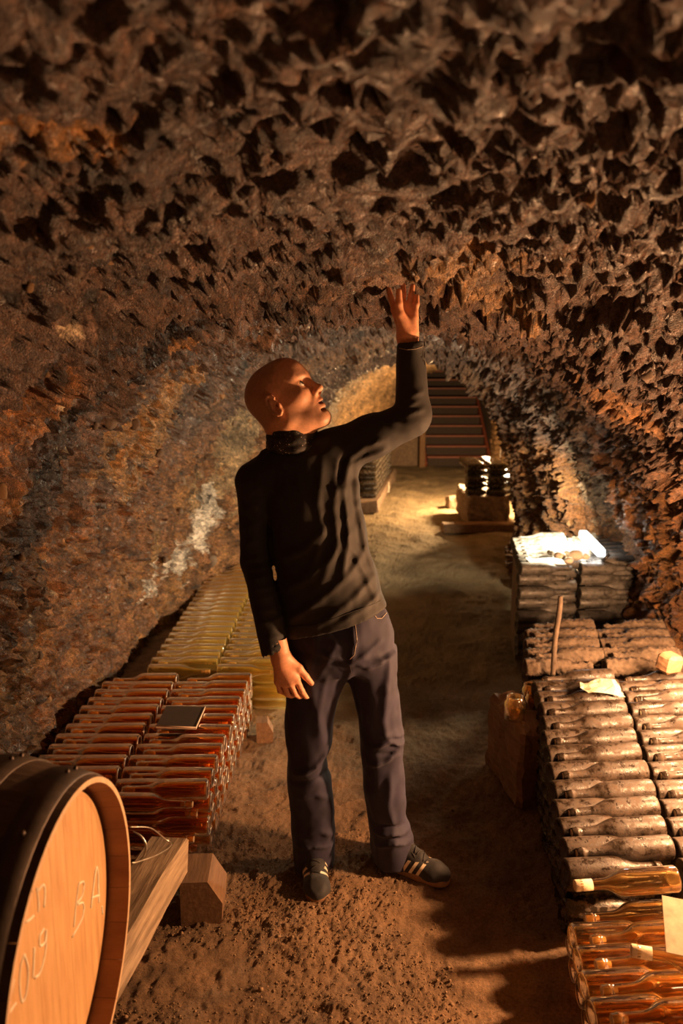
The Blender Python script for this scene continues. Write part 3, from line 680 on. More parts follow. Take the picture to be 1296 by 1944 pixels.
# jeans ---------------------------------------------------------------------
K = Sdf((-.24, 2.18, .0), (.34, 2.80, 1.04), .0055)
K.loft([row(1112, 560, 690, .085), row(1140, 552, 712, .096), row(1165, 545, 732, .104), row(1200, 542, 746, .112), row(1240, 543, 751, .110), row(1262, 547, 752, .09)], .02)
leg1 = [row(1235, 543, 668, .098), row(1300, 546, 646, .092), row(1360, 548, 634, .084), row(1410, 549, 629, .078), row(1445, 548, 622, .074), row(1490, 548, 630, .075), row(1560, 553, 637, .078), row(1605, 557, 640, .078), row(1640, 562, 637, .074)]
leg2 = [row(1235, 655, 751, .098), row(1300, 667, 756, .090), row(1360, 677, 762, .084), row(1410, 683, 767, .078), row(1440, 687, 766, .074), row(1490, 691, 768, .075), row(1545, 699, 768, .076, .01), row(1590, 705, 782, .082, .01), row(1628, 710, 790, .080, .01)]
K.loft(leg1, .03).loft(leg2, .03)
def FJ(pts, amp, wd, dy=-.08): K.fold([Q(a, b, dy) for a, b in pts], amp, wd)
FJ([(560, 1474), (600, 1456), (626, 1428)], .012, .009); FJ([(556, 1490), (610, 1478), (630, 1492)], -.008, .010); FJ([(600, 1210), (588, 1290), (604, 1370), (612, 1430)], .008, .016); FJ([(620, 1280), (606, 1350), (618, 1420)], .006, .010)
FJ([(712, 1418), (740, 1408), (767, 1424)], .011, .009); FJ([(700, 1456), (735, 1446), (758, 1428)], .010, .009); FJ([(716, 1432), (760, 1436)], -.009, .008); FJ([(722, 1395), (750, 1400), (768, 1408)], .007, .008)
FJ([(742, 1250), (735, 1310), (728, 1370), (735, 1402)], .007, .013); FJ([(742, 1470), (738, 1530), (750, 1580)], .009, .013); FJ([(712, 1590), (745, 1584), (782, 1592)], .009, .008); FJ([(712, 1612), (750, 1600), (788, 1612)], .009, .008); FJ([(714, 1574), (745, 1572), (770, 1578)], -.006, .007)
FJ([(664, 1252), (690, 1238), (722, 1218)], .009, .009); FJ([(664, 1256), (640, 1240), (600, 1232)], .009, .010); FJ([(668, 1262), (655, 1300), (640, 1330)], .007, .010); FJ([(672, 1250), (700, 1262), (735, 1252)], .008, .009); FJ([(668, 1180), (672, 1215), (666, 1250)], .008, .008); FJ([(640, 1215), (620, 1250), (600, 1290)], .006, .012)
FJ([(560, 1520), (600, 1510), (625, 1525)], .004, .010); FJ([(575, 1590), (610, 1580), (636, 1596)], .006, .009); FJ([(562, 1612), (600, 1606), (634, 1616)], .006, .007)
K.wob((9, 9, 5), .009, 53, 3); K.wob((22, 22, 16), .0030, 55, 2)
for a_ in ((599, 1605, 1665, 600), (748, 1600, 1660, 752)): K.cap(Q(a_[0], a_[1]), Q(a_[3], a_[2]), .052, .056, .003, 's')
kv, kf = K.net(); jeans = obj('jeans', mesh('jeans', kv, kf, M['jeans']), man, label='dark indigo straight-leg jeans')
tj = BVHTree.FromPolygons([tuple(v) for v in kv], [tuple(int(i) for i in f) for f in kf])
seam('fly_seam', tj, [(674, 1184), (677, 1215), (672, 1243), (664, 1252)], .0011, M['thread'], jeans)
seam('pocket_seam', tj, [(549, 1206), (575, 1209), (598, 1205), (611, 1196)], .0011, M['thread'], jeans)
seam('pocket_seam', tj, [(709, 1166), (715, 1174), (724, 1174), (733, 1164)], .0012, M['thread'], jeans)
seam('inseam', tj, [(664, 1262), (676, 1330), (690, 1400), (700, 1480)], .0008, M['lace'], jeans)
# neck gaiter -----------------------------------------------------------------
GT = Sdf(P(480, 890, 2.24)-np.array([0, .0, 0]), P(635, 780, 2.60), .0028)
gc = Q(555, 831); ax = np.array([-.16, -.16, .97])
for dz_, R_, r_, sx_ in ((.030, .058, .010, 1.2), (.014, .063, .012, 1.2), (-.004, .067, .013, 1.2), (-.022, .070, .013, 1.3)):
    GT.torus(gc+ax*dz_+np.array([.002*math.sin(dz_*300), 0, 0]), ax+np.array([.1*math.sin(dz_*200), .06*math.cos(dz_*250), 0]), R_, r_, .006, sy=sx_)
GT.wob((30, 30, 60), .003, 63, 3)
gv, gf = GT.net(); n = NT('paisley_gaiter_fabric'); vo = n.add('ShaderNodeTexVoronoi', feature='DISTANCE_TO_EDGE'); vo.inputs['Scale'].default_value = 75; n.L(n.tc('Object'), vo.inputs['Vector'])
dots = n.add('ShaderNodeTexVoronoi'); dots.inputs['Scale'].default_value = 110; n.L(n.tc('Object'), dots.inputs['Vector'])
n.set(Base_Color=n.mix(1.0, n.ramp(dots.outputs['Distance'], [(.12, (.5, .44, .38)), (.2, (.022, .018, .017))]), n.ramp(n.noise(22, 2), [(.45, (.3,)*3), (.6, (1.6,)*3)]), 'MULTIPLY'), Roughness=.6)
obj('neck_gaiter', mesh('neck_gaiter', gv, gf, n.m), man, label='dark patterned neck gaiter')
# shoes -----------------------------------------------------------------------
def shoe(loc, yaw):
    root = bpy.data.objects.new('shoe', None); put(root, man)
    g = Sdf((-.17, -.07, -.005), (.17, .07, .16), .003)
    g.cap((-.085, 0, .035), (.0, 0, .040), .036, .036, .02).cap((0, 0, .038), (.085, .004, .026), .037, .040, .02).ell((.095, .004, .028), (.052, .042, .028), .02)
    g.cap((-.088, 0, .04), (-.082, 0, .085), .034, .034, .02).cap((-.05, 0, .09), (.03, 0, .062), .030, .026, .02)
    g.op(lambda X, Y_, Z: np.maximum(Z-.028, .012-Z)*0+(.016-Z), (-.17, -.07, 0), (.17, .07, .16), mode='i', pad=0)
    g.cap((-.075, 0, .10), (-.07, 0, .14), .026, .028, .003, 's'); g.wob((30, 30, 30), .002, 5)
    v, f = g.net(); up = obj('upper', mesh('upper', v, f, M['suede']), root)
    bv = BVHTree.FromPolygons([tuple(x) for x in v], [tuple(int(i) for i in q_) for q_ in f])
    s_ = Sdf((-.17, -.07, -.01), (.17, .07, .05), .003)
    def out(X, Y_, Z):
        ch = [(-.092, 0, .036), (-.02, 0, .035), (.045, .003, .042), (.105, .005, .040)]; d = 9.
        for (a, b, r), (a2, b2, r2) in zip(ch[:-1], ch[1:]):
            t = np.clip(((X-a)*(a2-a)+(Y_-b)*(b2-b))/((a2-a)**2+(b2-b)**2), 0, 1); d = np.minimum(d, np.sqrt((X-a-t*(a2-a))**2+(Y_-b-t*(b2-b))**2)-(r+t*(r2-r)))
        return np.maximum(d, np.abs(Z-.012)-.012)
    s_.op(out, (-.16, -.06, 0), (.16, .06, .03), .004); v, f = s_.net(); obj('sole', mesh('sole', v, f, M['gum']), root, label='gum-coloured rubber sole')
    for s in (-1, 1):
        for i in range(3):
            x0 = -.012+i*.026; pv = []
            for a in np.linspace(0, 1, 8):
                for b in (0, 1):
                    x = x0+.022*a+b*.0115; z = .024+a*.042
                    h = bv.ray_cast(Vector((x, s*.1, z)), Vector((0, -s, 0))); p = np.array(h[0]) if h[0] else np.array([x, s*.03, z]); p[1] += s*.0012; pv.append(p)
            F = [(2*k, 2*k+1, 2*k+3, 2*k+2) for k in range(7)]
            obj('stripe', mesh('stripe', pv, F, M['stripe']), root)
    for i in range(5):
        x = .005+i*.016; pts = []
        for y in np.linspace(-.016, .016, 7):
            h = bv.ray_cast(Vector((x+y*.3*(-1)**i, y, .2)), Vector((0, 0, -1))); pts.append(np.array(h[0])+[0, 0, .0015])
        obj('lace', tube('lace', pts, .0020, M['lace'], 6), root)
    pts = [(-.045, -.006, .098), (.02, -.02, .085), (.035, -.028, .062)]; obj('lace', tube('lace', spline(pts), .0018, M['lace'], 6), root)
    for z_, x_ in ((.028, .118),): pass
    root.location = loc; root.rotation_euler = (0, 0, yaw); return root
c1 = G(597, 1668); shoe((c1[0], c1[1]+.02, fz(c1[0], c1[1])-.002), math.radians(-86))
c2 = G(778, 1658); shoe((c2[0], c2[1]+.01, fz(c2[0], c2[1])-.002), math.radians(-32))

# ------------------------------------------------------------------ bottles
BL = .295; R0 = .0372
def bprof(sl=0.):          # base at x=0, mouth at x=BL
    p = [(.012, .0005), (.010, .012), (.004, .024), (.0, .031), (.002, .0355), (.007, R0), (.06, R0), (.120, R0), (.150, R0*.99)]
    if sl: p += [(.170, .0335), (.188, .0265), (.204, .0200), (.220, .0165), (.24, .0148)]        # sloping shoulder
    else: p += [(.166, .0350), (.180, .0290), (.192, .0215), (.202, .0170), (.215, .0150)]
    p += [(.262, .0142), (.2725, .0142), (.2735, .0162), (.281, .0162), (.283, .0146), (.294, .0142), (BL, .0120), (BL-.001, .0005)]
    return p
BM = {}
def resamp(p):
    o = []
    for (a, b), (c, d) in zip(p[:-1], p[1:]):
        n = max(1, int(math.hypot(c-a, d-b)/.006))
        o += [(a+(c-a)*k/n, b+(d-b)*k/n) for k in range(n)]
    return o+[p[-1]]
for nm, mt, sl, ns, sg in (('amber', 'amber', 0, 0, 20), ('yellow', 'yellow', 1, 0, 16), ('gold', 'gold', 0, 0, 24), ('dusty', 'dusty', 1, .0008, 24), ('dark', 'dark', 1, 0, 14), ('mould', 'mould', 1, .0065, 36), ('grey', 'grey', 1, 0, 14), ('far', 'dark', 0, 0, 10)):
    BM[nm] = lathe('bottle_glass', bprof(sl) if nm != 'mould' else resamp(bprof(sl)), M[mt], sg, ns, nf=40 if nm != 'mould' else 75)
CORK = lathe('cork', [(BL+.0015, .0005), (BL+.0015, .0100), (BL+.0005, .0108), (BL-.03, .0108), (BL-.040, .0104), (BL-.040, .0005)], M['cork'], 12)
CAPS = lathe('foil', [(BL+.001, .0005), (BL+.001, .0140), (BL-.003, .0165), (BL-.05, .0162), (BL-.05, .0155)], M['cork'], 14)
RING = None
def ringmesh():
    Vv = []; F = []; n, m = 24, 6; R_, r_ = .030, .0011
    for i in range(n):
        a = 2*math.pi*i/n
        for j in range(m): b = 2*math.pi*j/m; Vv.append((-.0008+r_*math.sin(b), (R_+r_*math.cos(b))*math.cos(a), (R_+r_*math.cos(b))*math.sin(a)))
    for i in range(n):
        for j in range(m): F.append((i*m+j, ((i+1) % n)*m+j, ((i+1) % n)*m+(j+1) % m, i*m+(j+1) % m))
    return mesh('base_rim', np.array(Vv), F, M['wire'])
RING = ringmesh()
ORD = ['front', 'second', 'third', 'fourth', 'fifth', 'sixth', 'seventh', 'eighth', 'ninth', 'tenth', 'eleventh', 'twelfth', 'thirteenth', 'fourteenth', 'fifteenth', 'sixteenth', 'seventeenth', 'eighteenth', 'nineteenth', 'twentieth']
def ordn(i):
    if i < 20: return ORD[i]
    t = {20: 'twenty', 30: 'thirty', 40: 'forty'}
    n = i+1; return t[n//10*10]+'-'+ORD[n % 10-1].replace('front', 'first') if n % 10 else {30: 'thirtieth', 40: 'fortieth'}[n]
def bottle(kind, loc, yaw, label, group, cork=True, ring=False, tilt=0., roll=None, name='wine_bottle', foil=False):
    o = bpy.data.objects.new(name, BM[kind]); o.location = tuple(loc)
    o.rotation_euler = (random.uniform(0, 6.28) if roll is None else roll, tilt, yaw); o.rotation_mode = 'XYZ'
    put(o, None, label, 'bottle', group)
    if cork: c = bpy.data.objects.new('cork' if not foil else 'foil', CAPS if foil else CORK); c.parent = o; COL.objects.link(c)
    if ring: c = bpy.data.objects.new('base_rim', RING); c.parent = o; COL.objects.link(c)
    return o
LC = .340
STUFF = {}
def stash(kind, loc, rot, key):
    STUFF.setdefault((key, kind), []).append(Matrix.Translation(loc) @ __import__('mathutils').Euler(rot).to_matrix().to_4x4())
def flush_stuff():
    for (key, kind), ms in STUFF.items():
        src = BM[kind]; n = len(src.vertices); v = np.empty(n*3); src.vertices.foreach_get('co', v); v = v.reshape(-1, 3)
        f = np.array([p.vertices[:] for p in src.polygons]); Vs = []; Fs = []
        for i, m in enumerate(ms): A = np.array(m); Vs.append(v@A[:3, :3].T+A[:3, 3]); Fs.append(f+i*n)
        obj('stacked_bottles', mesh('stacked_bottles', np.concatenate(Vs), np.concatenate(Fs), src.materials[0]), label=key, cat='bottles', kind='stuff')
def pile(kind, x0f, cols, y0, ny, pitch, ztop, layers, desc, where, group, yawdeg=0., cork=True, layer_dz=.066, ring=False, full_cols=(0,), skip=None, frontfull=False, jitter=.004, lowkind=None, foil=False, ind=lambda c, L, j: L == 0, rest=''):
    """rows of bottles lying across the aisle, head to tail; only what can be seen of the lower layers is laid"""
    for c in range(cols):
        for L in range(layers):
            for j in range(ny):
                if L > 0 and not (c in full_cols or (frontfull and j < 2)): continue
                for s in (0, 1):
                    y = y0+j*pitch+s*pitch*.5+(L % 2)*pitch*.5
                    if skip and skip(c, L, j, s): continue
                    z = ztop(y)-R0-L*layer_dz-(0 if s else .022)
                    if z < R0+.004: continue
                    x0 = x0f(y)+c*LC; yw = math.radians(yawdeg+random.uniform(-1.6, 1.6)); jx = random.uniform(-jitter, jitter)
                    if s == 0: loc = (x0+jx, y-.0, z); yaw = yw
                    else: loc = (x0+LC*math.cos(yw)*.985+jx, y+LC*math.sin(yw), z); yaw = yw+math.pi
                    kd = kind if L == 0 or not lowkind else lowkind
                    if not ind(c, L, j): stash(kd, loc, (random.uniform(0, 6), 0, yaw), rest); continue
                    way = ('base on the wall side' if s == 0 else 'base on the aisle side') if where == 'l' else ('base on the aisle side' if s == 0 else 'base on the wall side')
                    lay = 'top layer' if L == 0 else ('second layer' if L == 1 else 'third layer')
                    cn_ = ('wall column' if c == 0 else 'aisle column') if where == 'l' else ('aisle column' if c == 0 else 'wall column')
                    lb = '%s, %s, %s, %s row, %s' % (desc, lay, cn_, ordn(j), way)
                    bottle(kd, loc, yaw, lb, group, cork, ring and s == (1 if where == 'l' else 0), foil=foil)
# earth ledges the stacks lie on
def ledge(name, pts, z, lab):
    n = len(pts); Vv = [(x, y, -.03) for x, y in pts]+[(x, y, z if not callable(z) else z(y)) for x, y in pts]
    F = [tuple(range(n, 2*n))]+[(i, (i+1) % n, n+(i+1) % n, n+i) for i in range(n)]
    import bmesh
    m = mesh(name, np.array(Vv, float), F, M['stone'], False); bm = bmesh.new(); bm.from_mesh(m)
    for _ in range(3): bmesh.ops.subdivide_edges(bm, edges=[e for e in bm.edges if e.calc_length() > .12], cuts=1, use_grid_fill=True)
    bmesh.ops.triangulate(bm, faces=bm.faces)
    v = np.array([x.co[:] for x in bm.verts]); d = .008*fbm(v, 12, 3, 9)
    for x, dd in zip(bm.verts, d): x.co.z += dd*.6
    bm.to_mesh(m); bm.free(); return obj(name, m, kind='structure')

# left amber stack
lx = lambda y: -1.135+.035*(y-2.6)
pile('amber', lx, 2, 2.50, 12, .089, lambda y: .300, 4, 'amber bottle', 'l', 'amber wine bottles stacked behind the barrel', full_cols=(1,), ring=True, skip=lambda c, L, j, s: (c == 0 and j < 1), ind=lambda c, L, j: L < 3, rest='bottom layer of amber bottles behind the barrel')
ledge('trim_1', [(-1.30, 2.46), (-.80, 2.46), (-.76, 3.60), (-1.30, 3.60)], .17, '')
# left golden stack
ly = lambda y: -.935+.02*(y-3.7)
pile('yellow', ly, 2, 3.66, 26, .089, lambda y: .315+.02*(y-3.6), 1, 'pale golden bottle', 'l', 'pale golden bottles in the long left stack', ring=False, ind=lambda c, L, j: j < 14, rest='farther rows of pale golden bottles along the left wall')
for L in (1, 2, 3):
    for j in range(26):
        y = 3.66+j*.089+(L % 2)*.0445
        z = .315+.02*(y-3.6)-R0-L*.066
        if z > R0+.004: stash('yellow', (ly(y)+2*LC, y, z), (0, 0, math.pi), 'lower golden bottle ends facing the aisle behind the man')
ledge('trim_2', [(-1.25, 3.62), (-.57, 3.62), (-.52, 6.0), (-1.15, 6.0)], .20, '')
# right front golden bottles
rx = lambda y: .645+.13*(y-2.0)
pile('gold', rx, 2, 1.16, 10, .089, lambda y: .21, 3, 'golden brown bottle', 'r', 'golden brown bottles at the lower right corner', yawdeg=5, full_cols=(0,), ring=True, ind=lambda c, L, j: L < 2, rest='lower layers of golden brown bottles at the front right')
ledge('trim_3', [(1.01, .9), (1.6, .9), (1.6, 2.05), (1.04, 2.05)], .12, '')
bottle('gold', (.96, 2.06, .262), math.radians(180+2), 'golden bottle with cream foil lying on top beside the nearest dusty bottles', 'loose golden bottles on the front right stack', foil=True, tilt=math.radians(3))
bottle('gold', (1.02, 1.72, .248), math.radians(180-14), 'golden brown bottle with a wax-tipped neck lying askew beside the pale card', 'loose golden bottles on the front right stack', foil=True)
bottle('gold', (1.08, 1.50, .248), math.radians(180-9), 'golden brown bottle lying askew nearest the lower right corner', 'loose golden bottles on the front right stack', foil=True)
# right dusty stack
zt = lambda y: float(np.interp(y, [2.1, 2.4, 2.6, 2.9, 3.2], [.29, .345, .40, .465, .49]))
pile('dusty', rx, 2, 2.13, 12, .083, zt, 5, 'dusty dark bottle', 'r', 'dusty wine bottles in the right-hand stack', yawdeg=6, full_cols=(0,), cork=True, lowkind='dark', ind=lambda c, L, j: L == 0 and c < 2, rest='lower layers of dusty bottles of the right-hand stack')
ledge('trim_4', [(1.01, 2.07), (1.58, 2.07), (1.58, 3.14), (1.15, 3.14)], lambda y: zt(y)-.115, '')
# mould-covered stack
mx = lambda y: .78+.22*(y-3.2)
zm = lambda y: .50
pile('mould', mx, 2, 3.24, 4, .13, zm, 5, 'mould-furred bottle', 'r', 'mould-covered bottles behind the post', yawdeg=4, full_cols=(0,), cork=False, layer_dz=.075, ind=lambda c, L, j: L == 0, rest='lower layers of mould-covered bottles behind the thin post')
ledge('trim_5', [(1.16, 3.18), (1.8, 3.18), (1.8, 3.8), (1.26, 3.8)], lambda y: zm(y)-.12, '')
# tall back stack
bx = lambda y: .99+.14*(y-4.3)
pile('grey', bx, 2, 4.32, 8, .085, lambda y: .66+.02*(y-4.3), 9, 'grey dusty bottle', 'r', 'grey bottles in the tall stack under the lamp', yawdeg=4, full_cols=(), cork=False, frontfull=True, layer_dz=.070, skip=lambda c, L, j, s: L > 0 and j > 0, ind=lambda c, L, j: L == 0 and j < 7, rest='remaining grey bottles of the tall stack under the tube lamp')
ledge('trim_6', [(1.02, 4.46), (1.80, 4.46), (1.80, 4.98), (1.10, 4.98)], .54, '')

# ------------------------------------------------------------------ objects on and beside the right stacks
def thing_box(name, c, s, rot, mat, label, cat, bev=.003, rough=0., group=None):
    return obj(name, box(name, s, mat, bev, rough), loc=tuple(c), rot=rot, label=label, cat=cat, group=group)
p0, p1 = P(1045, 1308, 3.16), P(1063, 1132, 3.16)
pts = [p0+(p1-p0)*t+np.array([.003*math.sin(t*9), 0, 0]) for t in np.linspace(-.55, 1, 26)]
pm_ = tube('thin_post', pts, .01, M['mould'], 8, [.0085+.003*random.random()+.003*(1-t) for t in np.linspace(0, 1, 26)])
obj('thin_post', pm_, label='thin mould-furred wooden post standing between the dusty and the mouldy bottles', cat='post')
a = P(1152, 1302, 3.17); thing_box('wooden_lath', (a[0], 3.17, a[2]), (.33, .03, .028), (.1, -.02, .06), M['mould'], 'mould-covered lath lying behind the front dusty bottles, right of the thin post', 'plank', .008, .006)
a = P(1136, 1370, 2.93); s_ = thing_box('paper_tag', (a[0], 2.93, zt(2.93)+.012), (.145, .10, .0015), (.12, .03, .05), M['paper'], 'crumpled cream paper tag lying on the dusty bottles', 'tag', .0005, .010)
a = P(1268, 1292, 3.06); thing_box('wood_block', (a[0], 3.06, .53), (.085, .075, .075), (.1, .12, .5), M['timber'], 'small chamfered block on the dusty bottles near the right frame edge', 'block', .012, .003)
a = P(1290, 1738, 1.80); thing_box('card', (.905, 1.76, .325), (.20, .15, .002), (.40, .06, -.25), M['paper'], 'blank pale card propped on the golden bottles at the right edge', 'card', .0006)
# glass jars on the low shelf left of the post
def jar(x, y, z, s, lab):
    o = obj('glass_jar', lathe('glass_jar', [(0, .0005), (0, .030*s), (.003, .033*s), (.055*s, .033*s), (.065*s, .026*s), (.075*s, .026*s), (.075*s, .023*s), (.006, .028*s), (.005, .0005)], M['gold'], 18), loc=(x, y, z), rot=(0, -math.pi/2, 0), label=lab, cat='jar', group='jars left of the thin post')
    return o
sb = thing_box('stone_block', (.735, 3.04, .17), (.16, .38, .34), (0, 0, .16), M['timber'], 'low dark stone block beside the aisle left of the thin post', 'block', .02, .012)
for (px, py, yy, s, lab) in ((978, 1318, 2.94, 1.25, 'glass jar nearest the aisle on the low dark block'), (1010, 1310, 3.05, .8, 'small glass jar in the middle of the low dark block'), (1026, 1308, 3.12, .95, 'glass jar beside the foot of the thin post')):
    a = P(px, py, yy); jar(min(a[0], .78), yy, .345, s, lab)
# white sheet, pale stones and tube lamp on the tall stack
zb = .66
a = G(1036, 1064, zb+.02); thing_box('white_sheet', (a[0]+.0, a[1]+.0, zb+.018), (.20, .10, .002), (.05, .03, .05), M['white'], 'white sheet lying on the tall bottle stack left of the tube lamp', 'paper', .0006, .004)
for i, (px, py, r) in enumerate(((1062, 1052, .030), (1078, 1048, .026), (1093, 1050, .038), (1110, 1052, .024), (1080, 1060, .022), (1046, 1045, .022))):
    a = G(px, py+4, zb+r*.7); m_ = rockmesh('pale_stone', 40+i, M['pale'], 3, (r*1.1, r, r*.8), .12)
    obj('pale_stone', m_, loc=(a[0], a[1], zb+r*.75), label='rounded pale stone, %s from the left in the row before the tube lamp' % ['second', 'third', 'fifth', 'last', 'fourth', 'first'][i], cat='stone', group='pale stones by the tube lamp')
def tube_lamp(pA, pB, r, glow, label, name='tube_lamp'):
    pA, pB = np.array(pA), np.array(pB); root = empty(name, tuple(pB), label=label, cat='lamp'); d = pB-pA; n = 10
    pts = [pA-pB+d*t for t in np.linspace(0, 1, n)]
    rr = [r*math.sqrt(max(.02, 1-(abs(2*t-1))**8)) for t in np.linspace(0, 1, n)]
    obj('tube', tube('tube', pts, r, glow, 14, rr), root, label='glowing tube'); u = d/np.linalg.norm(d)
    obj('end_cap', tube('end_cap', [u*0, u*.018], r*.95, M['plastic'], 14), root)
    return root
tube_lamp(P(1100, 1008, 4.40), P(1147, 1056, 4.34), .029, M['tubeglow'], 'lit white tube lamp leaning on the tall bottle stack by the right wall')
tube_lamp((FAR[0], FAR[1]+.05, FAR[2]+.11), (FAR[0]+.01, FAR[1], FAR[2]-.07), .033, M['bulbglow'], 'small lit lamp beside the far bottle stack', 'small_lamp')
tube_lamp((KEY[0]+.12, KEY[1]+.02, KEY[2]+.05), (KEY[0]+.26, KEY[1]+.06, KEY[2]-.16), .026, M['warmglow'], 'lit warm work lamp on the dusty bottles just outside the right edge', 'work_lamp')

# ------------------------------------------------------------------ far stacks
bk = box('stone_plinth', (.46, .9, .34), M['stone'], .02, .02)
obj('stone_plinth', bk, loc=(1.60, 8.95, .17), label='rough stone plinth under the far right bottle stack', cat='plinth')
for L in range(5):
    for j in range(7):
        for s in (0, 1):
            if L > 0 and j > 1: continue
            stash('far', (1.36+s*.24, 8.55+j*.10+(L % 2)*.04, .70-R0-L*.072), (0, 0, .02), 'small dusty bottles in the stack on the far right plinth')
a = G(890, 988); thing_box('timber', (1.45, 8.28, .045), (.78, .16, .10), (0, 0, .03), M['timber'], 'timber beam lying on the floor before the far right stack', 'timber', .01, .008)
a = G(862, 962); thing_box('stone_block', (a[0], a[1], .06), (.20, .16, .15), (0, 0, .2), M['stone'], 'squared stone block left of the far right stack', 'block', .015, .01)
q0, q1 = P(946, 925, 8.8), P(954, 822, 8.8); obj('slanting_stick', tube('slanting_stick', [q0, (q0+q1)/2, q1], .008, M['timber'], 7), label='thin stick leaning beside the small lamp in the distance', cat='stick')
for j in range(17):
    for L in range(8):
        y = 9.6+j*.15+(L % 2)*.07; x = float(np.interp(y, [9.6, 12.4], [.42, .80])); z = .15+L*.068
        stash('far', (x, y, z+R0), (0, 0, math.pi), 'bottle ends stacked on the shelf at the far left')
flush_stuff()
thing_box('stone_shelf', (.40, 10.9, .075), (.5, 3.2, .15), (0, 0, -.135), M['stone'], 'low stone shelf under the far left bottle ends', 'shelf', .02, .02)
for i, (px, py, r) in enumerate(((690, 930, .07), (705, 936, .06), (722, 926, .05), (700, 950, .08), (680, 960, .09), (715, 948, .05), (692, 975, .06), (1, 1, 0))):
    if r: a = G(px, py); obj('rubble_stone', rocks[i % 6], loc=(a[0], a[1], r*.35), label='rubble stone on the far floor, %s from the far left shelf' % ['nearest','second','third','fourth','last but one','fifth','farthest','x'][i], cat='stone', group='rubble by the far left shelf').scale = (r*1.3, r, r)
a = G(735, 935); thing_box('marker_peg', (a[0], a[1], .07), (.05, .05, .16), (0, 0, .1), M['pale'], 'short pale peg standing at the end of the far left shelf', 'peg', .008, .004)

# ------------------------------------------------------------------ staircase and end wall
YS = 14.0; xl, xr = P(812, 800, YS)[0], P(930, 800, YS)[0]; xc = (xl+xr)/2; wS = xr-xl
stair = empty('staircase', (xc, YS, 0), label='reddish wooden staircase climbing out at the far end of the cellar', cat='staircase')
tm = box('tread', (wS, .29, .03), M['stair'], .006); rm = box('riser', (wS-.02, .02, .15), M['riser'], .003)  # risers dark: the shade between lit treads is put into their colour
for i in range(14):
    obj('tread', tm if i == 0 else tm, stair, loc=(0, .12+.25*i, .165*(i+1))); obj('riser', rm, stair, loc=(0, .01+.25*i+.01, .165*i+.075))
st_ = box('stringer', (.05, 4.2, .26), M['stair'], .006)
for s in (-1, 1): obj('stringer', st_, stair, loc=(s*(wS/2+.03), 1.75, 1.12), rot=(math.atan2(.165, .25), 0, 0))
fr = empty('stair_frame', (xc, YS-.08, 0), label='dark timber frame around the foot of the far staircase', cat='frame')
for s in (-1, 1): obj('post', box('post', (.10, .12, 1.75), M['timber'], .01), fr, loc=(s*(wS/2+.10), 0, .87))
def bigbox(nm, x0, x1, y0, y1, z0, z1, mat='stone'):
    m = box(nm, (x1-x0, y1-y0, z1-z0), M[mat], .02, .03); return obj(nm, m, loc=((x0+x1)/2, (y0+y1)/2, (z0+z1)/2), kind='structure')
bigbox('wall_back', .3, xl-.13, 14.05, 14.4, -.05, 2.4); bigbox('wall_back', xr+.14, 3.8, 14.05, 14.4, -.05, 2.4)
bigbox('wall_shaft_left', xl-.45, xl-.13, 14.4, 18.2, -.05, 4.2); bigbox('wall_shaft_right', xr+.14, xr+.45, 14.4, 18.2, -.05, 4.2); bigbox('wall_shaft_end', xl-.3, xr+.3, 17.6, 17.9, -.05, 4.2); bigbox('ceiling_shaft', xl-.4, xr+.4, 14.4, 18.2, 4.0, 4.2)
bigbox('wall_front', -2.2, 2.2, -2.75, -2.5, -.1, 2.6)
# rough brick pier right of the stairs
pier = empty('brick_pier', (xr+.06, 13.6, 0), label='rough brick pier right of the far staircase', cat='pier')
bm_ = box('brick', (.24, .12, .075), M['stone2'], .012, .004)
for L in range(18):
    for j in range(3): obj('brick', bm_, pier, loc=(.05+random.uniform(-.012, .012), -.13*j+(L % 2)*.05+.2, .04+L*.085), rot=(0, 0, random.uniform(-.06, .06)+(0 if L % 2 else .02)))

# ------------------------------------------------------------------ barrel
BC = np.array([-.4514, 1.2211, .7049]); BR = .29; BLn = .90
bar = empty('wine_barrel', tuple(BC), (0, 0, -.035), label='oak wine barrel with a pale chalk-marked head and dark iron hoops', cat='barrel')
def brad(x): t = (x+BLn/2)/(BLn/2); return BR+.058*(1-t*t)      # x from 0 (head end) to -BLn
NS = 26
for k in range(NS):
    a0 = 2*math.pi*k/NS+.0012; a1 = 2*math.pi*(k+1)/NS-.0012; Vv = []; F = []; nx = 18; na = 3
    for i in range(nx+1):
        x = -BLn*i/nx
        for rr in (0, -.026+.016*max(0, 1+x/.05)):
            for j in range(na+1):
                a = a0+(a1-a0)*j/na; r = brad(x)+rr; Vv.append((x, r*math.cos(a), r*math.sin(a)))
    W = 2*(na+1)
    for i in range(nx):
        for j in range(na):
            F.append((i*W+j, i*W+j+1, (i+1)*W+j+1, (i+1)*W+j)); c = na+1; F.append((i*W+c+j, (i+1)*W+c+j, (i+1)*W+c+j+1, i*W+c+j+1))
        F.append((i*W, (i+1)*W, (i+1)*W+na+1, i*W+na+1)); F.append((i*W+na, i*W+2*na+1, (i+1)*W+2*na+1, (i+1)*W+na))
    for i in (0, nx):
        for j in range(na): F.append((i*W+j, i*W+na+1+j, i*W+na+2+j, i*W+j+1) if i == 0 else (i*W+j, i*W+j+1, i*W+na+2+j, i*W+na+1+j))
    m = mesh('stave', Vv, F, [M['stave'], M['rim'], M['rimedge']], False)
    for pI, pl in enumerate(m.polygons):
        c = pl.center; rc = math.hypot(c.y, c.z)
        if abs(pl.normal.x) > .8: pl.material_index = 2
        elif rc < brad(c.x)-.018: pl.material_index = 1
        pl.use_smooth = False
    obj('stave', m, bar)
def ringlathe(name, prof, mat, seg=72): return lathe(name, prof, mat, seg)
